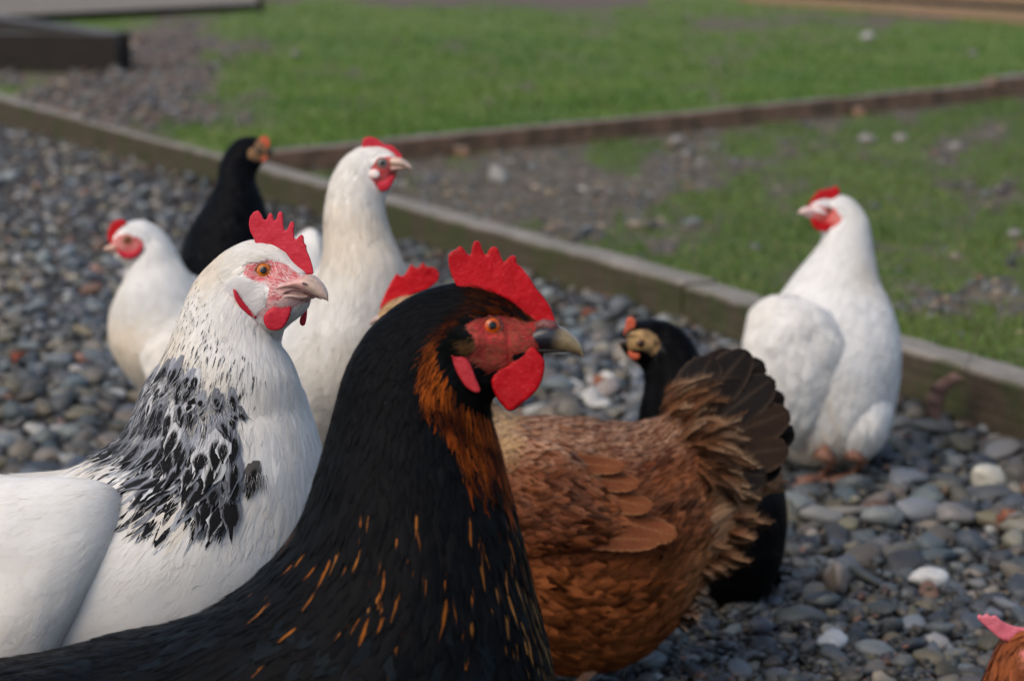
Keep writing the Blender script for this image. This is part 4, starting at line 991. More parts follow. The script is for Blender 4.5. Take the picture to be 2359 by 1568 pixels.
# ------------------------------------------------------------------ generic white / plain hen dresser
def dress(lf, root, mat, colf, n, L, Wd, dens=None, nst=9000, down=.012, lift=.02, body=None, wst=.0004, jag=.12, bodymat=None):
    lf.mesh('body', bodymat or M_FACE, root, body or (lambda px, py, V: colf(px, py, V)[0]))
    feathers(lf, 'plumage', mat, root, n, dens, L, Wd, colf, lift=lift, sway=.15, rows=5, cols=5, jag=jag, soft=.05 if mat is M_WHITE else .10)
    strands(lf, 'down', mat, root, nst*2, dens, lambda px, py: down+px*0, wst, colf, lift=.15, sway=.3)
def whitecol(creamf):
    def f(px, py, P):
        n = len(P); q = np.clip(creamf(px, py)+.34*fbm(P, 13, 6, 1), 0, .8)
        c = lerp(np.tile([.86, .845, .81], (n, 1)), np.array([.76, .63, .44]), q)*(1+rng.normal(0, .025, n))[:, None]
        return np.clip(c, 0, 1), np.clip(c, 0, 1), np.zeros((n, 3))
    return f
def facebody(colf, regs):
    def f(px, py, V):
        C = colf(px, py, V)[0]; k = np.clip(.5+fbm(V, 110, 9, 2), 0, 1)
        for poly, a, b in regs:
            m = inpoly(px, py, poly); C[m] = lerp(np.array(a), np.array(b), k[m])
        return C
    return f
RED1, RED2 = (.50, .05, .05), (.62, .20, .18)

# ------------------------------------------------------------------ 4  tall white hen
ZD = lambda pts: [(184.2+x*.3701, 294.8+y*.3701) for x, y in pts]
ZT = 2.35
st = [(918, 372, 905, 398, .004, -.01), (905, 356, 900, 420, .011, -.008), (878, 340, 896, 438, .016, -.004), (842, 337, 890, 450, .0195, 0), (806, 353, 886, 462, .022, 0), (778, 384, 886, 480, .0255, 0),
      (758, 430, 891, 508, .030, 0), (748, 482, 902, 540, .034, 0), (746, 548, 918, 585, .040, 0), (740, 615, 938, 640, .050, .0), (715, 675, 952, 710, .066, .01), (690, 715, 962, 800, .083, .03),
      (678, 730, 955, 900, .092, .07), (676, 720, 925, 1000, .096, .12), (690, 690, 880, 1060, .09, .18), (715, 660, 830, 1000, .07, .25), (740, 640, 790, 860, .04, .31), (750, 600, 770, 700, .01, .36)]
LT, RT = hen('tall white hen with stretched neck and pale pink earlobe, behind the speckled hen', st, ZT, nu=170, nt=88, lump=.0022, lumpscale=20)
faceT = ZD([(1815, 235), (1850, 195), (1890, 180), (1930, 175), (1985, 185), (2010, 230), (1990, 290), (1950, 330), (1920, 390), (1880, 398), (1845, 370), (1820, 330), (1795, 290)])
cT = whitecol(lambda px, py: .12+.35*sm(430, 520, py)*sm(690, 560, py)+.15*sm(700, 850, py))
dress(LT, RT, M_WHITE, cT, 4200, lambda px, py: .016+.016*sm(500, 750, py), lambda px, py: .008+.014*sm(500, 750, py), nofeather(faceT), 16000, body=facebody(cT, [(faceT, RED1, RED2)]))
slab('comb', smooth_poly(ZD([(1758, 145), (1755, 110), (1762, 72), (1800, 55), (1848, 68), (1880, 95), (1908, 108), (1942, 110), (1975, 140), (2003, 170), (2006, 192), (1980, 200), (1930, 185), (1890, 160), (1840, 140)]), 2), ZT-.004, .007, M_COMB, RT, .001, 7)
beak(RT, [(906, 362, 905, 385, .009, -.01), (922, 364, 922, 386, .0085, -.012), (936, 372, 934, 388, .006, -.013), (945, 381, 943, 391, .003, -.014), (949, 389, 947, 391, .0007, -.014)],
     [(905, 383, 905, 396, .008, -.01), (922, 384, 920, 394, .0065, -.012), (934, 387, 933, 392, .003, -.013)], ZT, const([.60, .42, .32]), const([.55, .36, .28]))
eye(LT, 881, 377, .0050, RT, (.14, .12, .11), (.45, .12, .1))
(pn, _), (pf, _q) = LT.hit(875, 420); zn, zf = float(proj(pn)[2]), float(proj(pf)[2])
for zz in (zn-.002, zf+.002):
    watt(RT, ZD([(1850, 340), (1890, 330), (1930, 300), (1960, 300), (1945, 350), (1915, 385), (1885, 400), (1860, 385)]), zz, .006, M_COMB, .0012)
(pn, _), (pf, _q) = LT.hit(862, 401); zn, zf = float(proj(pn)[2]), float(proj(pf)[2])
M_LOBEW = mat_skin('white_earlobe', (.74, .60, .56), (.78, .68, .64), .6, .15, 260, .3)
for zz in (zn-.001, zf+.001):
    watt(RT, ellpoly(862, 401, 13, 11, .3, 14), zz, .006, M_LOBEW, .0012, 'earlobe')
legs(RT, [(800, 1010, 0.1), (880, 1010, .14)], ZT, (.6, .42, .33), 1)

# ------------------------------------------------------------------ 5  white hen on the left
Z6 = 2.95
st = [(256, 562, 260, 584, .004, -.02), (266, 538, 270, 597, .012, -.018), (290, 517, 284, 606, .018, -.012), (328, 509, 292, 615, .023, -.006), (362, 523, 292, 632, .0265, 0), (390, 556, 287, 652, .031, 0),
      (412, 600, 276, 674, .038, 0), (440, 640, 262, 702, .050, 0), (478, 668, 252, 742, .067, .01), (522, 685, 255, 795, .081, .02), (572, 694, 285, 850, .091, .03), (622, 690, 345, 900, .094, .05), (662, 660, 440, 925, .09, .07),
      (690, 610, 545, 905, .07, .10), (700, 560, 640, 800, .045, .13), (712, 528, 705, 700, .030, .15), (735, 545, 742, 640, .014, .16), (748, 585, 750, 610, .003, .17)]
L6, R6 = hen('plump white hen facing left, leftmost of the group', st, Z6, nu=150, nt=80, lump=.003, lumpscale=18)
face6 = ZD([(215, 690), (240, 665), (290, 655), (340, 670), (390, 700), (395, 740), (350, 790), (310, 815), (260, 800), (215, 770), (165, 750), (165, 720)])
c6 = whitecol(lambda px, py: .08+.5*sm(650, 780, py)*sm(400, 260, px))
dress(L6, R6, M_WHITE, c6, 3200, lambda px, py: .018+.016*sm(600, 750, py), lambda px, py: .010+.014*sm(600, 750, py), nofeather(face6), 12000, body=facebody(c6, [(face6, (.50, .08, .07), (.62, .30, .26))]))
slab('comb', smooth_poly([(252, 562), (247, 545), (250, 527), (258, 513), (271, 505), (286, 507), (292, 515), (280, 525), (272, 545), (268, 562)], 2), Z6-.016, .010, M_COMBR, R6, .0014, 6)
beak(R6, [(262, 563, 263, 580, .010, -.02), (250, 565, 251, 578, .008, -.022), (242, 570, 243, 578, .004, -.024), (238, 575, 238, 578, .001, -.025)], [(262, 578, 262, 586, .008, -.02), (250, 577, 251, 582, .005, -.022), (244, 578, 244, 580, .002, -.024)], Z6, const([.55, .35, .26]), const([.5, .3, .24]))
eye(L6, 292, 552, .0050, R6, (.25, .07, .02), (.4, .14, .1))
(pn, _), (pf, _q) = L6.hit(292, 585); zn, zf = float(proj(pn)[2]), float(proj(pf)[2])
for zz in (zn-.002, zf+.002): watt(R6, [(268, 572), (290, 580), (312, 576), (325, 560), (330, 570), (318, 590), (298, 597), (278, 592)], zz, .007, M_COMB, .0014)
stw = [(345, 800, 338, 840, .008, .0), (375, 770, 345, 870, .022, -.01), (430, 752, 380, 915, .034, -.02), (520, 740, 450, 930, .034, -.015), (620, 730, 560, 900, .022, 0), (700, 720, 680, 800, .006, .02)]
for w_ in wing_mirror(stw, Z6-.07, Z6+.05, nu=80, nt=56, lump=.006, lumpscale=30):
    wo_ = w_.mesh('wing', M_WHITE, R6, const([.8, .78, .73])); feathers(w_, 'wing_plumage', M_WHITE, wo_, 700, None, lambda px, py: .026+px*0, lambda px, py: .022+px*0, whitecol(lambda px, py: .12+px*0), lift=.06, sway=.15)
legs(R6, [(470, 915, 0), (520, 915, .08)], Z6+.03, (.6, .42, .33), -1)

# ------------------------------------------------------------------ 6  black hen at the back
Z5 = 3.38
st = [(624, 346, 618, 360, .004), (610, 328, 608, 372, .011), (585, 316, 598, 384, .0165), (552, 320, 590, 396, .021), (526, 343, 587, 408, .025), (508, 378, 590, 426, .029), (499, 420, 602, 455, .037),
      (478, 460, 615, 498, .048), (450, 505, 625, 555, .060), (426, 556, 628, 630, .072), (422, 605, 612, 710, .078), (436, 650, 585, 770, .072), (468, 690, 550, 790, .05), (500, 730, 530, 780, .015)]
L5, R5 = hen('slim black hen with tan face facing right, farthest at the back', st, Z5, nu=120, nt=72, lump=.002)
f5 = [(572, 350), (580, 335), (600, 320), (622, 322), (627, 345), (620, 362), (605, 372), (590, 372), (570, 362)]
c5 = solid([.005, .0055, .007], .2)
dress(L5, R5, M_BLACK, c5, 1800, lambda px, py: .022+px*0, lambda px, py: .014+px*0, nofeather(f5), 4000, body=facebody(c5, [(f5, (.04, .025, .015), (.38, .20, .08))]))
slab('comb', smooth_poly([(597, 330), (598, 320), (606, 314), (616, 316), (622, 326), (620, 342), (610, 340)], 2), Z5-.002, .010, M_COMBO, R5, .0015, 5)
beak(R5, [(612, 343, 612, 355, .008), (622, 345, 621, 354, .006), (630, 349, 629, 354, .0015)], [(612, 353, 612, 361, .007), (620, 353, 620, 358, .004), (625, 354, 625, 356, .001)], Z5, const([.05, .04, .035]), const([.05, .04, .035]))
eye(L5, 596, 347, .0045, R5, (.10, .05, .02), (.2, .1, .05))
(pn, _), (pf, _q) = L5.hit(606, 368)
for zz in (float(proj(pn)[2]), float(proj(pf)[2])): watt(R5, [(601, 358), (614, 358), (616, 368), (606, 376), (599, 368)], zz, .006, M_COMBO, .0014)
legs(R5, [(520, 750, 0), (550, 750, .06)], Z5, (.12, .1, .09), 1)

# ------------------------------------------------------------------ 7  small black hen behind the brown tail
Z7 = 2.56
st = [(1430, 776, 1438, 798, .006, -.02), (1443, 755, 1448, 816, .014, -.018), (1478, 742, 1466, 830, .020, -.010), (1524, 741, 1480, 846, .024, 0), (1564, 757, 1486, 868, .027, 0), (1596, 792, 1484, 905, .032, 0),
      (1622, 848, 1473, 960, .042, 0), (1648, 905, 1470, 1040, .056, .0), (1688, 955, 1490, 1140, .070, 0), (1735, 1000, 1530, 1240, .080, 0), (1778, 1050, 1590, 1330, .082, 0), (1802, 1115, 1650, 1395, .074, 0),
      (1808, 1190, 1712, 1398, .055, 0), (1800, 1270, 1760, 1360, .03, 0), (1790, 1310, 1778, 1335, .006, 0)]
L7, R7 = hen('small black hen with tan face, half hidden behind the brown hen', st, Z7, nu=130, nt=80, lump=.002)
f7 = ellpoly(1480, 790, 40, 32, .25)+[]
c7 = solid([.005, .005, .0055], .2)
dress(L7, R7, M_BLACK, c7, 2600, lambda px, py: .024+px*0, lambda px, py: .013+px*0, nofeather(f7), 6000, body=facebody(c7, [(f7, (.06, .03, .015), (.62, .38, .15))]))
slab('comb', smooth_poly([(1436, 772), (1440, 752), (1443, 735), (1452, 729), (1462, 735), (1464, 748), (1458, 762), (1448, 776)], 2), Z7-.020, .010, M_COMBO, R7, .0012, 6)
beak(R7, [(1444, 776, 1446, 792, .008, -.02), (1434, 780, 1435, 792, .006, -.024), (1426, 787, 1427, 792, .0015, -.028)], [(1445, 790, 1447, 800, .007, -.02), (1434, 791, 1436, 796, .004, -.024), (1429, 792, 1429, 794, .001, -.026)], Z7, const([.08, .06, .05]), const([.08, .06, .05]))
eye(L7, 1476, 790, .0052, R7, (.12, .05, .012), (.60, .38, .15))
(pn, _), (pf, _q) = L7.hit(1465, 815)
for zz in (float(proj(pn)[2])-.002, float(proj(pf)[2])): watt(R7, [(1446, 808), (1460, 812), (1474, 816), (1472, 826), (1460, 830), (1449, 822)], zz, .007, M_COMBO, .0013)
legs(R7, [(1620, 1340, -.03), (1660, 1340, .05)], Z7, (.10, .09, .08), -1)

# ------------------------------------------------------------------ 8  white hen on the right
Z9 = 3.18
st = [(1860, 484, 1868, 500, .004, -.01), (1878, 464, 1877, 515, .011, -.008), (1908, 451, 1889, 532, .0165, 0), (1942, 452, 1893, 547, .0205, 0), (1972, 468, 1888, 562, .0235, 0), (1996, 502, 1875, 580, .028, 0),
      (2008, 548, 1855, 606, .034, 0), (2013, 600, 1828, 642, .045, 0), (2022, 655, 1795, 688, .060, .0), (2048, 706, 1760, 735, .078, 0), (2068, 762, 1735, 795, .092, 0), (2074, 820, 1725, 860, .10, 0),
      (2066, 885, 1735, 930, .10, 0), (2054, 945, 1770, 990, .092, 0), (2036, 1000, 1810, 1042, .075, 0), (2004, 1040, 1845, 1068, .05, 0), (1972, 1058, 1882, 1074, .022, 0)]
L9, R9 = hen('white hen with bright red comb standing by the timber edging, rightmost of the group', st, Z9, nu=170, nt=96, lump=.004, lumpscale=16)
Z2 = lambda pts: [(1179+x/2, y/2) for x, y in pts]
f9 = Z2([(1370, 950), (1400, 945), (1440, 945), (1490, 955), (1520, 985), (1518, 1020), (1480, 1050), (1420, 1065), (1385, 1030), (1370, 990)])
c9 = whitecol(lambda px, py: .05+.30*gau(px, py, 1995, 615, 40, 60)+.62*sm(930, 1055, py)+.35*gau(px, py, 1905, 880, 14, 110))  # cream also paints underside shade and the crease beside the wing
dress(L9, R9, M_WHITE, c9, 4200, lambda px, py: .020+.014*sm(600, 750, py), lambda px, py: .010+.016*sm(600, 750, py), nofeather(f9), 14000, body=facebody(c9, [(f9, (.55, .06, .05), (.64, .2, .17))]), lift=.05)
slab('comb', Z2([(1362, 958), (1368, 935), (1390, 903), (1408, 885), (1424, 870), (1438, 880), (1452, 864), (1464, 876), (1480, 858), (1502, 862), (1512, 892), (1490, 915), (1440, 930), (1410, 955), (1385, 965)]), Z9-.006, .008, M_COMBR, R9, .0013, 5)
beak(R9, [(1868, 478, 1868, 497, .009, -.01), (1855, 477, 1856, 495, .0075, -.013), (1845, 482, 1846, 493, .0045, -.015), (1838, 488, 1838, 492, .001, -.016)], [(1868, 495, 1868, 503, .008, -.01), (1855, 494, 1856, 499, .005, -.013), (1848, 493, 1848, 495, .002, -.015)], Z9, const([.70, .48, .44]), const([.62, .4, .36]))
eye(L9, 1911, 484, .0050, R9, (.20, .05, .02), (.5, .1, .08))
(pn, _), (pf, _q) = L9.hit(1895, 515); zn, zf = float(proj(pn)[2]), float(proj(pf)[2])
for zz in (zn-.003, zf+.003): watt(R9, Z2([(1378, 1000), (1410, 1015), (1450, 1025), (1500, 1005), (1518, 1010), (1490, 1045), (1445, 1068), (1400, 1058), (1380, 1030)]), zz, .007, M_COMBR, .0014)
# folded wing and thigh lobes
stw = [(1760, 700, 1742, 716, .006, .02), (1850, 700, 1722, 740, .026, .0), (1905, 720, 1712, 790, .038, -.008), (1938, 770, 1706, 850, .042, -.01), (1944, 830, 1712, 910, .040, -.01), (1930, 890, 1740, 960, .034, -.004), (1900, 950, 1775, 1000, .024, .004), (1860, 1000, 1820, 1020, .008, .01)]
for w_ in wing_mirror(stw, Z9-.070, Z9, nu=90, nt=72, lump=.005, lumpscale=26):
    wo_ = w_.mesh('wing', M_WHITE, R9, const([.8, .78, .74])); feathers(w_, 'wing_plumage', M_WHITE, wo_, 1100, None, lambda px, py: .026+px*0, lambda px, py: .020+px*0, whitecol(lambda px, py: .10+.2*gau(px, py, 1930, 880, 30, 90)), lift=.05, sway=.15)  # cream band paints the shaded crease into the wing colour
stt = [(1985, 850, 1965, 852, .006, .03), (2025, 880, 1925, 885, .034, .018), (2048, 925, 1900, 930, .046, .006), (2050, 970, 1888, 975, .052, 0), (2035, 1015, 1898, 1018, .044, 0), (2005, 1048, 1930, 1050, .026, 0), (1980, 1062, 1955, 1064, .006, 0)]
tl = Loft(stt, Z9-.036, nu=70, nt=64, lump=.003); to = tl.mesh('thigh', M_WHITE, R9, const([.8, .78, .73])); feathers(tl, 'thigh_plumage', M_WHITE, to, 800, None, lambda px, py: .024+px*0, lambda px, py: .018+px*0, whitecol(lambda px, py: .10+.3*sm(990, 1060, py)), lift=.03)  # creamier towards the bottom, underside shade put into the feather colour
legs(R9, [(1885, 1035, -.055), (1955, 1035, -.045)], Z9-.02, (.20, .09, .055), -1, toe=.05)
big_feather('tail_feather', 1975, 1020, 1988, 1078, Z9-.03, Z9-.05, .010, M_WHITE, R9, (.8, .79, .77), (.8, .79, .77), tilt=.2, cr=(.7, .68, .64))

# ------------------------------------------------------------------ 9  hen cut off by the bottom right corner
ZQ = 1.36
st = [(2452, 1490, 2448, 1510, .004), (2420, 1462, 2430, 1535, .012), (2375, 1450, 2405, 1570, .018), (2335, 1456, 2388, 1610, .0215), (2304, 1490, 2380, 1650, .025), (2284, 1545, 2380, 1700, .032), (2262, 1610, 2390, 1770, .042), (2225, 1690, 2420, 1860, .055),
      (2165, 1790, 2480, 1980, .07), (2080, 1880, 2560, 2150, .085), (1960, 1940, 2540, 2320, .09), (1800, 1960, 2350, 2400, .085), (1640, 1930, 2050, 2330, .06), (1540, 1880, 1780, 2160, .03), (1480, 1820, 1560, 1950, .006)]
LQ, RQ = hen('russet hen with pale pink comb, cut off by the bottom right corner', st, ZQ, nu=130, nt=72, lump=.001)
cq = solid([.22, .055, .018], .2, [.34, .10, .03], 60)
fq = [(2345, 1500), (2400, 1480), (2440, 1480), (2440, 1540), (2380, 1545)]
dress(LQ, RQ, M_BROWN, cq, 3000, lambda px, py: .012+.014*sm(1500, 1800, py), lambda px, py: .005+.010*sm(1500, 1800, py), nofeather(fq), 14000, body=facebody(cq, [(fq, RED1, RED2)]), wst=.0002, down=.008, lift=.1)
slab('comb', smooth_poly([(2250, 1421), (2256, 1413), (2264, 1419), (2272, 1411), (2282, 1419), (2292, 1415), (2304, 1427), (2330, 1440), (2360, 1445), (2400, 1446), (2420, 1460), (2400, 1480), (2350, 1478), (2318, 1476), (2300, 1468), (2280, 1450), (2262, 1435)], 3), ZQ-.004, .006, M_COMBP, RQ, .0008, 4, lump=.0022)
beak(RQ, [(2430, 1480, 2432, 1505, .009), (2460, 1482, 2460, 1508, .007), (2480, 1500, 2480, 1512, .001)], [(2430, 1503, 2432, 1516, .008), (2455, 1506, 2455, 1514, .004), (2470, 1509, 2470, 1511, .001)], ZQ, const([.5, .34, .26]), const([.5, .34, .26]))
eye(LQ, 2392, 1502, .0048, RQ)
for zz in (ZQ-.016, ZQ+.016): watt(RQ, [(2405, 1530), (2425, 1530), (2432, 1560), (2415, 1580), (2402, 1560)], zz, .006, M_COMBP, .0011)
legs(RQ, [(2150, 2250, -.03), (2200, 2250, .04)], ZQ, (.48, .30, .2), 1)

# ================================================================== PEBBLES
def mat_stone(name, obj=False):
    M = NT(name)
    if obj: c = M.n('ShaderNodeObjectInfo').outputs['Color']
    else: c = M.attr('Col').outputs['Color']
    n = M.noise(45, 5); n2 = M.noise(300, 3)
    c = M.mix(1.0, c, M.ramp(n, [(.3, .72), (.7, 1.15)]), 'MULTIPLY'); c = M.mix(1.0, c, M.ramp(n2, [(.3, .82), (.7, 1.1)]), 'MULTIPLY')
    M.l(c, M.b.inputs['Base Color']); M.l(M.ramp(n, [(.35, .42), (.65, .7)]), M.b.inputs['Roughness']); M.b.inputs['Specular IOR Level'].default_value = .45
    M.bump(n2, .25, .001); return M.m
M_ST, M_STO = mat_stone('pebble_mass'), mat_stone('pebble_single', True)
def ico(sub):
    bm = bmesh.new(); bmesh.ops.create_icosphere(bm, subdivisions=sub, radius=1); V = np.array([v.co[:] for v in bm.verts]); F = np.array([[v.index for v in f.verts] for f in bm.faces]); bm.free(); return V, F
def variants(sub, k, seed):
    V, F = ico(sub); out = []
    for q in range(k):
        s = seed+q*7; d = 1+.40*vnoise(V*1.1, 1, s)+.28*vnoise(V*2.1, 1, s+1)+.09*vnoise(V*5, 1, s+2)
        U = V*d[:, None]
        # two flat-ish facets
        for w in range(5):
            nv = nrm(np.random.default_rng(s+w).normal(0, 1, 3)); h = U@nv; U = U-np.maximum(h-.62, 0)[:, None]*nv*.75
        out.append(U)
    return out, F
PAL = np.array([[.125, .14, .15], [.16, .185, .205], [.20, .22, .23], [.10, .105, .11], [.15, .135, .115], [.22, .20, .17], [.28, .25, .20], [.12, .15, .165], [.065, .078, .097], [.175, .155, .105], [.32, .32, .31], [.23, .125, .085]])
PW = np.array([12, 11, 12, 11, 14, 11, 7, 8, 10, 11, 3, 2.5]); PW = PW/PW.sum()
def pcol(n):
    return PAL[rng.choice(len(PAL), n, p=PW)]*(.64*rng.uniform(.38, 1.35, n))[:, None]*(1+rng.normal(0, .025, (n, 3)))*np.array([1.02, 1.0, .95])
def rotz(n):
    a = rng.uniform(0, 2*math.pi, n); tx = rng.normal(0, .28, n); ty = rng.normal(0, .28, n)
    Z = np.zeros((n, 3, 3)); c, s = np.cos(a), np.sin(a); Z[:, 0, 0] = c; Z[:, 0, 1] = -s; Z[:, 1, 0] = s; Z[:, 1, 1] = c; Z[:, 2, 2] = 1
    X = np.zeros((n, 3, 3)); c, s = np.cos(tx), np.sin(tx); X[:, 0, 0] = 1; X[:, 1, 1] = c; X[:, 1, 2] = -s; X[:, 2, 1] = s; X[:, 2, 2] = c
    Y = np.zeros((n, 3, 3)); c, s = np.cos(ty), np.sin(ty); Y[:, 1, 1] = 1; Y[:, 0, 0] = c; Y[:, 0, 2] = s; Y[:, 2, 0] = -s; Y[:, 2, 2] = c
    return Z@X@Y
def pack(n_try, x0, x1, y0, y1, rfun, ok, over=.80, h=0.0):
    """dart throwing with a grid; returns centres and radii"""
    cell = .03; g = {}; P = []; R = []
    px = rng.uniform(x0, x1, n_try); py = y0+(y1-y0)*rng.random(n_try)**1.0
    G = ground(px, py, h); k = ok(px, py, G); G = G[k]; r = rfun(G)
    o = np.argsort(-r+rng.normal(0, .002, len(r))); G, r = G[o], r[o]
    for (x, y, _), q in zip(G, r):
        cx_, cy_ = int(x//cell), int(y//cell); bad = False
        for a in range(cx_-2, cx_+3):
            for b in range(cy_-2, cy_+3):
                for (u, v, w) in g.get((a, b), ()):
                    if (u-x)**2+(v-y)**2 < (over*(q+w))**2: bad = True; break
                if bad: break
            if bad: break
        if not bad:
            g.setdefault((cx_, cy_), []).append((x, y, q)); P.append((x, y)); R.append(q)
    return np.array(P), np.array(R)
def rbig(G):
    n = len(G); r = np.exp(rng.normal(math.log(.0108), .46, n)); r = np.clip(r, .005, .026)
    return r*(1-.30*sm(2.75, 2.25, G[:, 1]))*(1+.12*sm(2.5, 2.9, G[:, 1])*sm(4.2, 3.4, G[:, 1])*sm(0, .4, G[:, 0]))
def okG(px, py, G):
    q = np.clip(1.15*gau(px, py, 1700, 1480, 330, 120)+.9*gau(px, py, 1480, 1560, 250, 60)+.45*sm(30, 0, py-lineA(px)), 0, .88)
    q = q*(fbm(G, 9, 77, 2)*.9+.7)
    return (py > lineA(px)-2) & (rng.random(len(px)) > q)
P1, R1 = pack(60000, -500, 2900, 120, 1800, rbig, okG)
P1b, R1b = pack(26000, -500, 2900, 900, 1800, rbig, okG)
# merge the second throw only where it is free
def free(Pn, Rn, P, R, over=.78):
    cell = .05; g = {}
    for (x, y), q in zip(P, R): g.setdefault((int(x//cell), int(y//cell)), []).append((x, y, q))
    k = []
    for (x, y), q in zip(Pn, Rn):
        a0, b0 = int(x//cell), int(y//cell)
        k.append(all((u-x)**2+(v-y)**2 >= (over*(q+w))**2 for a in (a0-1, a0, a0+1) for b in (b0-1, b0, b0+1) for (u, v, w) in g.get((a, b), ())))
    return np.array(k)
k = free(P1b, R1b, P1, R1); P1 = np.vstack([P1, P1b[k]]); R1 = np.concatenate([R1, R1b[k]])
def dims(n, R):
    s = np.stack([R*rng.uniform(.95, 1.35, n), R*rng.uniform(.75, 1.05, n), R*rng.uniform(.40, .72, n)], 1); return s
D1 = dims(len(R1), R1); Rt1 = rotz(len(R1)); C1c = pcol(len(R1))
# cream stones gather in the middle distance right of the black hen's beak
cpx, cpy, cz = proj(np.column_stack([P1, np.zeros(len(P1))]))
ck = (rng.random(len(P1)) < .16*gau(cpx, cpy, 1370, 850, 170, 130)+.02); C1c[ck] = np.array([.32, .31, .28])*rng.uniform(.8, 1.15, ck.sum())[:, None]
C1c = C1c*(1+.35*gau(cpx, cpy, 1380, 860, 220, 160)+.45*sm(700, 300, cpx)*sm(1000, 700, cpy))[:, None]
# keep clear of the special stones
SPEC = [(2140, 1350, 45, 24, (.55, .54, .51), 'pale cream white stone with a rough top, right of the black tail'), (2272, 1130, 38, 34, (.42, .40, .33), 'chunky cream stone with a yellowish side, near the right edge'),
        (1915, 1500, 34, 26, (.40, .42, .43), 'pale grey stone split by a line, at the bottom right'), (1925, 1365, 26, 44, (.20, .165, .14), 'upright brown grey cobble leaning in the gravel, left of the cream white stone'),
        (2195, 1210, 50, 30, (.15, .14, .13), 'large smooth grey brown cobble below the chunky cream stone'), (2035, 1212, 52, 28, (.17, .18, .17), 'large smooth greenish grey cobble, second cobble below the white hen')]
sp = np.array([ground(a[0], a[1]+10)[:2] for a in SPEC]); kk = np.ones(len(P1), bool)
for (x, y), a in zip(sp, SPEC): kk &= np.hypot(P1[:, 0]-x, P1[:, 1]-y) > .8*max(a[2], a[3])/FPX*y+.006
P1, R1, D1, Rt1, C1c = P1[kk], R1[kk], D1[kk], Rt1[kk], C1c[kk]
zc = D1[:, 2]*rng.uniform(.35, .95, len(R1)); CT = np.column_stack([P1, zc])
px, py, pz = proj(CT); size = R1/pz*FPX
vis = (px > 5) & (px < 2353) & (py > 5) & (py < 1563)
for ol in OUTL: vis &= ~inpoly(px, py, ol)
order = np.argsort(-(size*vis)); single = order[:290]; rest = order[290:]
var2, F2 = variants(2, 10, 50)
gb = bpy.data.objects['gravel_bed']
pm = []
for U in var2:
    me = bpy.data.meshes.new('pebble'); me.from_pydata([tuple(v) for v in U], [], [tuple(int(q) for q in f) for f in F2]); me.polygons.foreach_set('use_smooth', np.ones(len(me.polygons), bool)); me.materials.append(M_STO); pm.append(me)
from mathutils import Matrix
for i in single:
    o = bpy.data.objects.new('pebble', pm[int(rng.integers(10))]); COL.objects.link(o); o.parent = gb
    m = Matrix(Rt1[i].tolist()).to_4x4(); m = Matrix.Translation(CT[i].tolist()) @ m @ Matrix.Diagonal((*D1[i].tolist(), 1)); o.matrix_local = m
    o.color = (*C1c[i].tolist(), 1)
def mass(name, var, F, C, D, Rm, colr, mat, parent=None):
    Vs, Fs, Cs, off = [], [], [], 0
    ch = rng.integers(len(var), size=len(C))
    for q, U in enumerate(var):
        k = np.where(ch == q)[0]
        if not len(k): continue
        X = np.einsum('nij,nvj->nvi', Rm[k], U[None]*D[k][:, None, :])+C[k][:, None]
        Vs.append(X.reshape(-1, 3)); Fs.append((F[None]+(np.arange(len(k))*len(U))[:, None, None]).reshape(-1, 3)+off); off += len(k)*len(U); Cs.append(np.repeat(colr[k], len(U), 0))
    return mesh_obj(name, np.vstack(Vs), np.vstack(Fs), mat, parent, {'Col': np.vstack(Cs)})
nearm = rest[pz[rest] < 4.2]; farm = rest[pz[rest] >= 4.2]; var1, F1 = variants(1, 8, 90)
var1b, F1b = variants(2, 6, 130)
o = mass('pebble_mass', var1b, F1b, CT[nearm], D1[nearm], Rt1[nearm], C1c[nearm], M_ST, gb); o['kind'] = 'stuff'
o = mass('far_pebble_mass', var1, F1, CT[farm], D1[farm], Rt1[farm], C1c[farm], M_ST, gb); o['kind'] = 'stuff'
# fine gravel between them, its colours darkened to paint the shade in the gaps
n = 60000; gx = rng.uniform(-300, 2700, n); gy = rng.uniform(480, 1750, n); k = gy > lineA(gx)+2; G = ground(gx[k], gy[k]); n = len(G)
r = np.exp(rng.normal(math.log(.0042), .35, n)); D = dims(n, r); G[:, 2] = r*rng.uniform(.1, .9, n)+.003*rng.random(n)
cc = pcol(n)*rng.uniform(.3, .85, n)[:, None]; var0, F0 = variants(1, 5, 170); o = mass('fine_gravel', [v for v in var0], F0, G, D, rotz(n), cc, M_ST, gb) if n < 1 else None
vi, Fi = ico(1); v0, f0_ = variants(1, 5, 170)
bmv = bmesh.new(); bmesh.ops.create_icosphere(bmv, subdivisions=1, radius=1); bmv.free()
octa = np.array([[1, 0, 0], [-1, 0, 0], [0, 1, 0], [0, -1, 0], [0, 0, 1], [0, 0, -1.], [.62, .62, .45], [-.62, .62, .45], [-.62, -.62, .45], [.62, -.62, .45]])
Fo = np.array([[4, 0, 6], [4, 6, 2], [4, 2, 7], [4, 7, 1], [4, 1, 8], [4, 8, 3], [4, 3, 9], [4, 9, 0], [5, 6, 0], [5, 2, 6], [5, 7, 2], [5, 1, 7], [5, 8, 1], [5, 3, 8], [5, 9, 3], [5, 0, 9]])
vo = [octa*(1+.22*np.random.default_rng(q).normal(0, 1, (10, 1))) for q in range(6)]
o = mass('fine_gravel', vo, Fo, G, D, rotz(n), cc, M_ST, gb); o['kind'] = 'stuff'
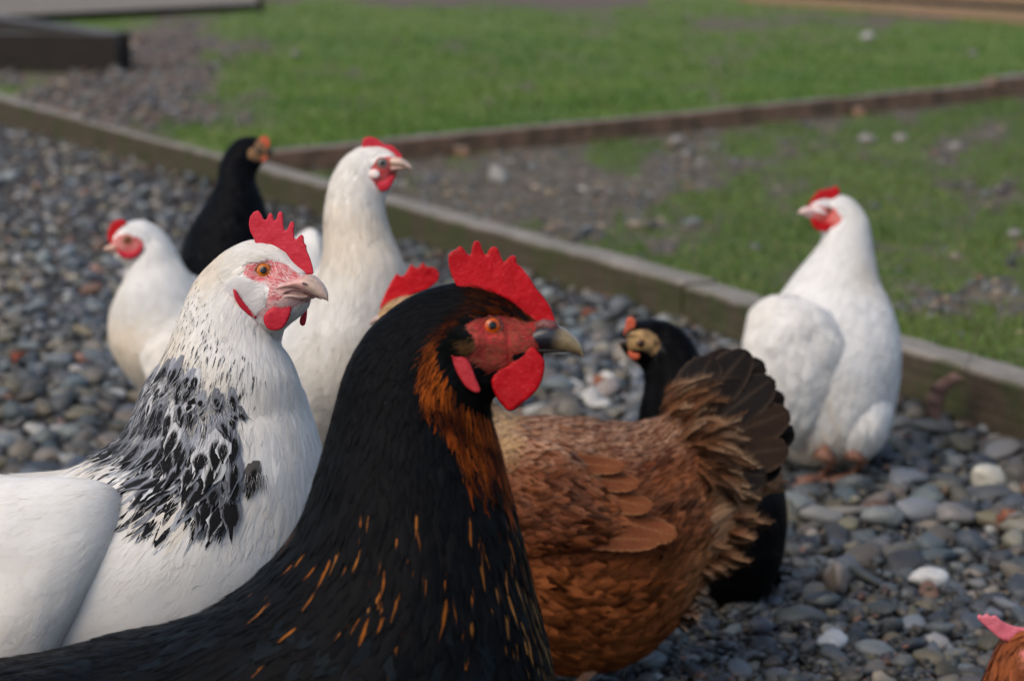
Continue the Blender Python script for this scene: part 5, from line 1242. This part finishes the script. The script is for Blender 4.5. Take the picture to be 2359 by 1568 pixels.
# scattered stones in the bed and lawn edge
n = 9000; gx = rng.uniform(640, 2700, n); gy = rng.uniform(150, 900, n); bg = bedgrass(gx, gy)
k = okB(gx, gy) & (rng.random(n) < .9*sm(.55, .05, bg)+.03); G = ground(gx[k], gy[k], HB); n = len(G); r = np.exp(rng.normal(math.log(.0095), .4, n)); D = dims(n, r); G[:, 2] += D[:, 2]*.3
cc = pcol(n)*np.array([1.25, 1.15, 1.05]); o = mass('bed_stones', var1, F1, G, D, rotz(n), np.clip(cc, 0, .5), M_ST); tag(o, 'loose stones scattered over the patchy bed', 'stones', kind='stuff')
n = 5000; gx = rng.uniform(-400, 1000, n); gy = rng.uniform(30, 330, n); bg = grassness(gx, gy)
k = okL(gx, gy) & (rng.random(n) < .8*sm(.5, .0, bg)+.004); G = ground(gx[k], gy[k], HL); n = len(G); r = np.exp(rng.normal(math.log(.014), .4, n)); D = dims(n, r)
o = mass('lawn_stones', var1, F1, G, D, rotz(n), np.clip(pcol(n)*np.array([1.35, 1.2, 1.1]), 0, .5), M_ST); tag(o, 'brownish gravel lying on the bare ground at the left end of the lawn', 'stones', kind='stuff')
# distinctive stones
for q, ((x, y), a) in enumerate(zip(sp, SPEC)):
    U, F_ = ico(3); s_ = 300+q*11; d = 1+.24*vnoise(U*1.2, 1, s_)+.12*vnoise(U*2.6, 1, s_+1)+(.07*vnoise(U*6, 1, s_+2) if q < 3 else 0)
    sc_ = y/FPX; rx, rz = a[2]*sc_, a[3]*sc_; X = U*d[:, None]*np.array([rx, (rx+rz)*.5, rz])
    P = X+np.array([x, y, rz*.80+.006]); c = np.tile(a[4], (len(P), 1))*(1+.18*fbm(P, 60, 2)[:, None])
    root_ = mesh_obj('stone', P-np.array([x, y, 0]), F_, M_ST, None, {'Col': np.clip(c, 0, 1)}); root_.location = (x, y, 0); tag(root_, a[5], 'stone', 'distinct stones among the pebbles')
# a few pale stones on the lawn
for (x, y, rr, lab) in ((1998, 92, 17, 'pale round stone alone on the far right of the lawn'), (2240, 128, 11, 'small grey stone on the lawn near its right edge'), (680, 130, 12, 'small pale stone on the lawn above the black hen'), (1585, 40, 9, 'small grey stone at the far top of the lawn'),
                        (1560, 332, 20, 'pale stone against the cross timber'), (1995, 330, 22, 'pale flat stone in the bed above the white hen'), (2075, 328, 20, 'second pale stone in the bed, right of the flat one'), (2200, 345, 18, 'grey stone in the bed near the right edge'), (2335, 545, 18, 'brownish stone at the right edge of the bed')):
    hl = HL if y < 200 else HB; g = ground(x, y, hl); U, F_ = ico(2); s_ = int(x); d = 1+.22*vnoise(U*1.3, 1, s_); sc_ = proj(g)[2]/FPX*rr
    P = U*d[:, None]*np.array([sc_, sc_*.9, sc_*.62])+np.array([0, 0, sc_*.35])
    o = mesh_obj('stone', P, F_, M_ST, None, {'Col': np.tile([.34, .32, .30] if x == 1998 else [.21, .19, .17], (len(P), 1))}); o.location = tuple(g); tag(o, lab, 'stone', 'stones lying on the grass')

# ---- dead leaves
def leaf(px_, py_, size, ang, tilt, colr, label, h=.0, lift=.012, curl=.5, grp='fallen leaves on the gravel'):
    g = ground(px_, py_, h); v = np.linspace(0, 1, 12); u = np.linspace(-1, 1, 7)
    w = size*.36*np.sin(np.clip(v*.93+.05, 0, 1)*math.pi)**.8*(1+.25*np.sin(v*22))
    X = np.stack([np.repeat(v*size, 7)-size/2, (w[:, None]*u[None]).ravel(), (curl*size*.5*(u[None]**2)*np.ones((12, 1))).ravel()+.12*size*np.sin(np.repeat(v, 7)*4)], 1)
    ca, sa, ct, s2 = math.cos(ang), math.sin(ang), math.cos(tilt), math.sin(tilt)
    X = X@np.array([[ct, 0, s2], [0, 1, 0], [-s2, 0, ct]]); X = X@np.array([[ca, sa, 0], [-sa, ca, 0], [0, 0, 1]])
    X[:, 2] += lift-X[:, 2].min()*1.0
    i, j = np.meshgrid(np.arange(11), np.arange(6), indexing='ij'); Q = np.stack([i*7+j, (i+1)*7+j, (i+1)*7+j+1, i*7+j+1], -1).reshape(-1, 4)
    o = mesh_obj('dead_leaf', X, Q, M_LEG, None, {'Col': np.tile(colr, (len(X), 1))*(1+.3*fbm(X, 120, 5)[:, None])}); o.location = (g[0], g[1], g[2])
    st_ = mesh_obj('stalk', *tube([X[3], X[3]*1.5+[0, 0, .002], X[3]*2.0], [.0008, .0007, .0005], 6), M_LEG, o, {'Col': np.tile(np.array(colr)*.6, (18, 1))})
    tag(o, label, 'leaf', grp)
leaf(2185, 1000, .075, 2.6, -1.0, (.24, .14, .11), 'dry brown leaf propped up against the timber edging, right of the white hen', lift=.016)
leaf(2335, 1235, .045, .3, .1, (.22, .075, .035), 'russet leaf near the right edge below the chunky cream stone')
leaf(1385, 905, .035, 1.0, .2, (.36, .13, .05), 'small orange brown leaf behind the black beak')
leaf(45, 850, .035, 1.3, .3, (.28, .07, .03), 'reddish leaf on the gravel at the far left')
leaf(1360, 745, .032, .4, .2, (.30, .08, .035), 'dark red leaf above the black hen beak, near the timber')
leaf(700, 470, .030, .4, .3, (.28, .09, .03), 'small rusty leaf at the foot of the timber, left of the tall white hen')
leaf(1925, 1095, .050, .2, .1, (.20, .075, .045), 'crumpled brown leaf under the feet of the white hen on the right', lift=.008)
leaf(2165, 1160, .022, 1.9, .0, (.20, .12, .07), 'tiny tan leaf on the pebbles left of the chunky cream stone')
# straw, twigs and leaf crumbs lying between the pebbles
V, F, C = [], [], []
for k in range(900):
    x, y = rng.uniform(-200, 2600), rng.uniform(300, 1700)
    if y < lineA(x)+4: continue
    g = ground(x, y, 0)+np.array([0, 0, rng.uniform(.010, .022)]); a = rng.uniform(0, 6.28); l = rng.uniform(.004, .022); w = rng.uniform(.0004, .0011) if rng.random() < .6 else rng.uniform(.002, .005)
    if w > .0015: l = w*rng.uniform(1.2, 2.5)
    d = np.array([math.cos(a), math.sin(a), rng.normal(0, .25)]); s = np.array([-math.sin(a), math.cos(a), rng.normal(0, .3)]); b = len(V)
    m_ = g+d*l*.5+np.array([0, 0, l*.12]); V += [g-s*w*.6, g+s*w*.6, m_+s*w, m_-s*w, g+d*l]; F += [(b, b+1, b+2, b+3), (b+3, b+2, b+4)]
    C += [np.array([(.24, .17, .10), (.15, .075, .04), (.09, .06, .04), (.26, .10, .05)][int(rng.integers(4))])*rng.uniform(.6, 1.2)]*5
o = mesh_obj('litter', np.array(V), F, M_LEG, gb, {'Col': np.array(C)}, smooth=False); o['kind'] = 'stuff'
bpy.context.view_layer.update()
